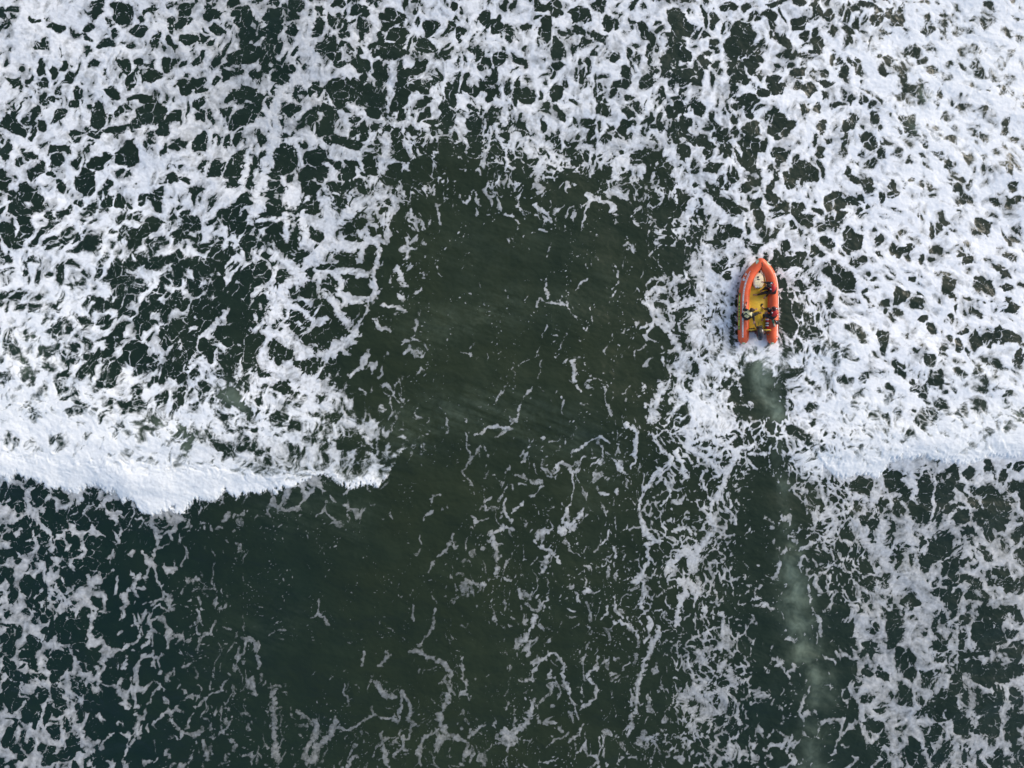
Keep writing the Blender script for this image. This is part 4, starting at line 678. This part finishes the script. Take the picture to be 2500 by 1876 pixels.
bm = bmesh.new(); box(bm, at(1846, 700.5, .45), .08, .07, .02, .3, .005); box(bm, at(1851.5, 701.5, .45), .05, .05, .02, 0, .005); obj('corner_tab', bm, 'tape', pod)
bm = bmesh.new(); ball(bm, at(1854.5, 662.8, .38), .05, .045, .05); tube(bm, [at(1854.5, 663, .38), at(1853.5, 668, .38)], .02, 6); obj('bow_toggle', bm, 'black', pod)
for x in (1848, 1853.2):
    bm = bmesh.new(); box(bm, at(x, 703.8, .37), .035, .05, .06, 0, .008); obj('buckle', bm, 'black', pod)
# ------------------------------------------------------------------ rescue tube, swim fins
rt = thing('rescue_tube', 'red rescue tube with white and black bands lying beside the starboard tube', 'rescue tube')
secs = [(777, 'redtube', .055), (779, 'tape', .075), (782.5, 'redtube', .08), (787, 'vestdark', .082), (788, 'tape', .082), (791.5, 'vestdark', .082), (794, 'tape', .08), (797.5, 'redtube', .078), (806, 'redtube', .05)]
bm = bmesh.new(); tube(bm, catmull([at(1873, 777, .33), at(1872.6, 786, .33), at(1873.4, 797, .32), at(1874.6, 805, .30)], 5), [.05] + [.078] * 12 + [.06, .05, .035], 12, flat=.8); obj('foam_body', bm, 'redtube', rt)
for y0, y1, mt in ((779, 782.3, 'tape'), (786.4, 788, 'vestdark'), (788.2, 791.2, 'tape'), (791.4, 794, 'vestdark'), (794.2, 796.8, 'tape')):
    bm = bmesh.new(); tube(bm, [at(1872.9, y0, .33), at(1872.9, (y0 + y1) / 2, .33), at(1873, y1, .328)], .084, 12, True, .82); obj('reflective_band' if mt == 'tape' else 'black_band', bm, mt, rt)
fg = 'swim fins beside the seated crew member'
f1 = thing('swim_fin', 'green swim fin blade lying across the starboard tube near the stern', 'swim fin', fg)
bm = bmesh.new(); tube(bm, [at(1883.5, 771.5, .60), at(1885, 778, .585), at(1887.5, 785, .56), at(1889.3, 790.5, .54)], [.05, .062, .058, .045], 10, True, .35); obj('blade', bm, 'fin', f1)
bm = bmesh.new(); tube(bm, [at(1882.4, 772.2, .615), at(1886.6, 786, .575), at(1888.2, 791, .555)], .012, 6); tube(bm, [at(1885.4, 771.4, .615), at(1889.6, 785, .575), at(1890.8, 790.4, .555)], .012, 6); obj('side_rib', bm, 'fin', f1)
bm = bmesh.new(); tube(bm, [at(1889.3, 790.5, .54), at(1890.5, 794, .53), at(1892.5, 798, .50)], [.05, .055, .03], 8, True, .6); obj('foot_pocket', bm, 'rope', f1)
f2 = thing('swim_fin', 'short black swim fin on the outer side of the starboard tube', 'swim fin', fg)
bm = bmesh.new(); box(bm, at(1897.5, 787.5, .54), .17, .20, .04, .12, .012); obj('blade', bm, 'suit', f2)
bm = bmesh.new(); tube(bm, [at(1893, 783, .56), at(1889.5, 783.5, .57)], [.055, .045], 8, True, .6); obj('foot_pocket', bm, 'black', f2)
bm = bmesh.new(); disc(bm, at(1896, 786, .565), (0, 0, 1), .02, .01); obj('stud', bm, 'tape', f2)
# ------------------------------------------------------------------ people
def capsule(bm, a, b, ra, rb, n=10):
    a, b = Vector(a), Vector(b); d = b - a; L = d.length
    if L < 1e-5: ball(bm, a, ra, ra, ra); return
    t = d / L
    pts, rad = [], []
    for q in range(5): s_ = math.sin(q / 4 * math.pi / 2); pts.append(a - t * ra * math.cos(q / 4 * math.pi / 2)); rad.append(max(ra * s_, .001))
    for q in range(4, -1, -1): s_ = math.sin(q / 4 * math.pi / 2); pts.append(b + t * rb * math.cos(q / 4 * math.pi / 2)); rad.append(max(rb * s_, .001))
    tube(bm, pts, rad, n)
def remesh(o, vox, it=3):
    r = o.modifiers.new('fuse', 'REMESH'); r.mode = 'VOXEL'; r.voxel_size = vox; r.use_smooth_shade = True
    s_ = o.modifiers.new('relax', 'SMOOTH'); s_.factor = .5; s_.iterations = it
def rotframe(fwd, up):
    f_ = Vector(fwd).normalized(); u = (Vector(up) - Vector(up).dot(f_) * f_).normalized(); r_ = f_.cross(u)
    return Matrix((r_, f_, u)).transposed().to_4x4()       # x right, y forward, z up
def hand(bm, wrist, direc, palm_up, side, curl=.8, grip=1):
    """palm and five bent fingers; side=+1: thumb to the right of direc"""
    d_ = Vector(direc).normalized(); n_ = Vector(palm_up).normalized(); s_ = d_.cross(n_).normalized() * side
    c = Vector(wrist) + d_ * .05
    ball(bm, c, .042, .048, .017, rotframe(d_, n_))
    for i_, (o_, L_) in enumerate(((-.032, .062), (-.011, .078), (.011, .084), (.031, .075))):
        p0 = c + d_ * .035 - s_ * o_ * -1; dd = d_.copy()
        for j_, fr in enumerate((.42, .33, .25)):
            p1 = p0 + dd * L_ * fr; capsule(bm, p0, p1, .0095 - .001 * j_, .0088 - .001 * j_, 6); p0 = p1
            dd = (dd - n_ * math.tan(curl * .55)).normalized() if curl else dd
    p0 = c - d_ * .02 + s_ * .036; p1 = p0 + (s_ * .7 + d_ * .7).normalized() * .038; p2 = p1 + (d_ * .9 + s_ * .1 - n_ * .4 * grip).normalized() * .032
    capsule(bm, p0, p1, .013, .011, 6); capsule(bm, p1, p2, .011, .009, 6)
def person(label, J, hair, vest_m, kind):
    """J: joints as 3-D points"""
    fwd = J['face']; up = (J['head'] - J['neck']).normalized()
    sh_l, sh_r = J['sh_l'], J['sh_r']; hip_l, hip_r = J['hip_l'], J['hip_r']
    pel = (hip_l + hip_r) / 2; chest = (sh_l + sh_r) / 2
    spine = (J['neck'] - pel).normalized()
    right = (sh_r - sh_l).normalized(); front = spine.cross(right).normalized() * -1
    if front.dot(fwd) < 0: front = -front
    bm = bmesh.new()
    fr_t = rotframe(front, spine)
    ball(bm, pel + spine * .04, .165, .12, .13, fr_t); ball(bm, pel + spine * .2, .145, .105, .16, fr_t); ball(bm, chest - spine * .10, .175, .115, .17, fr_t)
    capsule(bm, sh_l, sh_r, .062, .062); capsule(bm, chest, J['neck'] + up * .03, .06, .052)
    H = J['head']; hf = rotframe(fwd, up)
    def hp(x, y, z): return H + (hf @ Vector((x, y, z)).to_4d()).to_3d()
    ball(bm, hp(0, -.01, .02), .077, .095, .10, hf, 3); ball(bm, hp(0, .03, -.055), .058, .062, .06, hf)
    capsule(bm, hp(0, .088, .01), hp(0, .108, -.022), .009, .015, 6)               # nose
    for s_ in (-1, 1): ball(bm, hp(s_ * .08, -.005, -.005), .012, .022, .032, hf, 1)   # ears
    capsule(bm, hp(-.02, .088, -.058), hp(.02, .088, -.058), .008, .008, 6)         # lips
    for q in 'lr':
        capsule(bm, J['sh_' + q], J['el_' + q], .056, .042); capsule(bm, J['el_' + q], J['wr_' + q], .041, .027)
        dr = (J['wr_' + q] - J['el_' + q]).normalized()
        hand(bm, J['wr_' + q], J.get('hd_' + q, dr), J.get('hn_' + q, Vector((0, 0, 1))), 1 if q == 'l' else -1)
        capsule(bm, J['hip_' + q], J['kn_' + q], .088, .060); capsule(bm, J['kn_' + q], J['an_' + q], .058, .036)
        toe = J['toe_' + q]; an = J['an_' + q]; heel = an - (toe - an).normalized() * .04 - Vector((0, 0, .03))
        capsule(bm, heel, an, .034, .034); capsule(bm, heel, toe, .034, .028, 8); capsule(bm, an, toe, .034, .022, 8)
        sd = (toe - an).cross(Vector((0, 0, 1))).normalized()
        for t_ in range(5): capsule(bm, toe + sd * (t_ - 2) * .015 * 1.1, toe + (toe - an).normalized() * (.045 - .005 * abs(t_ - 1)) + sd * (t_ - 2) * .017, .011, .009, 6)
    o = obj('person', bm, 'skin'); remesh(o, .0085, 2); o['label'] = label; o['category'] = 'person'
    # wetsuit: torso, sleeves, legs
    bm = bmesh.new(); g = .022
    ball(bm, pel + spine * .04, .165 + g, .12 + g, .13 + g, fr_t); ball(bm, pel + spine * .2, .145 + g, .105 + g, .16 + g, fr_t); ball(bm, chest - spine * .10, .175 + g, .115 + g, .17 + g, fr_t)
    capsule(bm, sh_l, sh_r, .062 + g, .062 + g); capsule(bm, chest, J['neck'], .066 + g, .052 + g)
    for q in 'lr':
        wr = J['el_' + q].lerp(J['wr_' + q], .93); an = J['kn_' + q].lerp(J['an_' + q], .9)
        capsule(bm, J['sh_' + q], J['el_' + q], .058 + g, .043 + g); capsule(bm, J['el_' + q], wr, .042 + g, .027 + g * .6)
        capsule(bm, J['hip_' + q], J['kn_' + q], .09 + g, .061 + g); capsule(bm, J['kn_' + q], an, .059 + g, .036 + g * .6)
    s_ = obj('wetsuit', bm, 'suit', o); remesh(s_, .014, 2)
    # hair cap
    bm = bmesh.new(); ball(bm, hp(0, -.022, .035), .086, .098, .092, hf, 3); ball(bm, hp(0, -.06, -.01), .075, .06, .07, hf, 2)
    for v in bm.verts:
        q_ = v.co * 38; v.co += (v.co - H).normalized() * .006 * math.sin(q_.x * 1.7 + q_.y) * math.cos(q_.y * 1.3 + q_.z)
    h_ = obj('hair', bm, hair, o); remesh(h_, .01, 1)
    for s_ in (-1, 1):
        bm = bmesh.new(); ball(bm, hp(s_ * .031, .083, .012), .011, .008, .007, hf, 1); obj('eye', bm, 'eye', o)
    # buoyancy vest over the suit
    bm = bmesh.new(); gv = .045
    ball(bm, pel + spine * .22, .150 + gv, .115 + gv, .15, fr_t); ball(bm, chest - spine * .06 + front * -.03, .170 + gv, .125 + gv, .16, fr_t)
    capsule(bm, chest + right * -.10 + spine * .035 - front * .02, chest + right * -.10 - spine * .05 + front * .06, .055, .055)
    capsule(bm, chest + right * .10 + spine * .035 - front * .02, chest + right * .10 - spine * .05 + front * .06, .055, .055)
    v_ = obj('life_vest', bm, vest_m, o); remesh(v_, .016, 3)
    back = -front
    def plate(c, wx, wy, th, m_, nm, rot=0):
        bm = bmesh.new(); r = bmesh.ops.create_cube(bm, size=1)
        nrm = back; mt = Matrix.Translation(c) @ rotframe(nrm.cross(right).normalized(), nrm) @ Matrix.Rotation(rot, 4, 'Z') @ Matrix.Diagonal((wx, wy, th, 1))
        bmesh.ops.transform(bm, matrix=mt, verts=r['verts'])
        bmesh.ops.bevel(bm, geom=list(bm.edges), offset=min(th, wx, wy) * .3, segments=2, affect='EDGES')
        return obj(nm, bm, m_, v_)
    bc = chest - spine * .17 + back * .145
    if kind == 'driver':
        plate(bc + spine * .05 + back * .012, .29, .27, .06, 'vestdark', 'back_webbing'); plate(bc + spine * .05 + back * .035, .20, .18, .05, 'vest', 'back_panel'); plate(bc + spine * .05 + back * .06, .07, .03, .02, 'rope', 'badge')
        for s_ in (-1, 1): plate(chest + right * .115 * s_ + back * .075 + spine * .02, .035, .07, .02, 'vestdark', 'strap_slot')
    else:
        plate(chest - spine * .03 + back * .150 + right * .01, .24, .055, .03, 'flare', 'flash_strip', .35)
        for s_ in (-1, 1):
            bm = bmesh.new(); ball(bm, chest + right * .13 * s_ + spine * .066 + back * .01, .045, .04, .03, rotframe(front, spine), 2); obj('shoulder_patch', bm, 'tape', v_)
    return o
A = at
# driver, on the port tube, steering
person('person in a black wetsuit and cream life vest steering with the tiller', dict(
    head=A(1835.2, 757.0, 1.06), neck=A(1831.0, 761.5, .965), face=Vector((.75, .55, -.45)).normalized(),
    sh_l=A(1822.0, 757.8, .93), sh_r=A(1837.2, 767.6, .93), hip_l=A(1815.2, 769.2, .575), hip_r=A(1822.0, 777.5, .575),
    el_l=A(1816.5, 756.5, .72), wr_l=A(1819.6, 748.5, .60), hd_l=Vector((.2, .9, -.3)), el_r=A(1839.6, 775.5, .80), wr_r=A(1840.8, 784.0, .73), hd_r=Vector((.05, -.9, -.25)),
    kn_l=A(1838.5, 757.8, .58), an_l=A(1841, 757.0, .27), toe_l=A(1847, 755.0, .25), kn_r=A(1846.0, 766.0, .64), an_r=A(1851.5, 763.5, .31), toe_r=A(1857.5, 764.0, .27)), 'hair1', 'vest', 'driver')
# forward crew on the starboard tube, holding the bow rope
person('person in a red life vest crouched forward on the starboard tube beside the cream bladder', dict(
    head=A(1875.6, 698.2, .98), neck=A(1881.0, 700.0, .93), face=Vector((-.85, .1, -.5)).normalized(),
    sh_l=A(1882.5, 709.0, .88), sh_r=A(1883.8, 692.2, .88), hip_l=A(1889.5, 713.5, .59), hip_r=A(1890.2, 703.5, .59),
    el_l=A(1877.5, 715.5, .66), wr_l=A(1870.5, 724.0, .42), hd_l=Vector((-.5, -.6, -.4)), el_r=A(1873.0, 691.5, .78), wr_r=A(1866.5, 690.0, .64), hd_r=Vector((-.8, .2, -.2)),
    kn_l=A(1868.5, 714.5, .62), an_l=A(1848.8, 720.5, .30), toe_l=A(1841.0, 720.0, .25), kn_r=A(1869.5, 703.5, .66), an_r=A(1862.5, 707.5, .33), toe_r=A(1857.6, 711.5, .27)), 'hair2', 'red', 'crew')
# after crew on the starboard tube
person('person in a red life vest sitting near the stern with both knees drawn up', dict(
    head=A(1888.0, 753.2, 1.03), neck=A(1890.6, 758.2, .95), face=Vector((-.7, .55, -.35)).normalized(),
    sh_l=A(1884.6, 766.0, .90), sh_r=A(1895.2, 755.4, .90), hip_l=A(1886.5, 775.5, .60), hip_r=A(1892.0, 769.0, .60),
    el_l=A(1879.0, 770.5, .74), wr_l=A(1874.0, 767.0, .66), hd_l=Vector((-.7, .6, -.3)), el_r=A(1881.5, 757.2, .72), wr_r=A(1875.5, 761.5, .66), hd_r=Vector((-.7, -.5, -.3)),
    kn_l=A(1866.0, 770.0, .66), an_l=A(1864.0, 777.0, .30), toe_l=A(1861.0, 782.5, .26), kn_r=A(1875.0, 755.0, .70), an_r=A(1867.0, 754.8, .32), toe_r=A(1862.2, 751.2, .27)), 'hair3', 'red', 'crew')
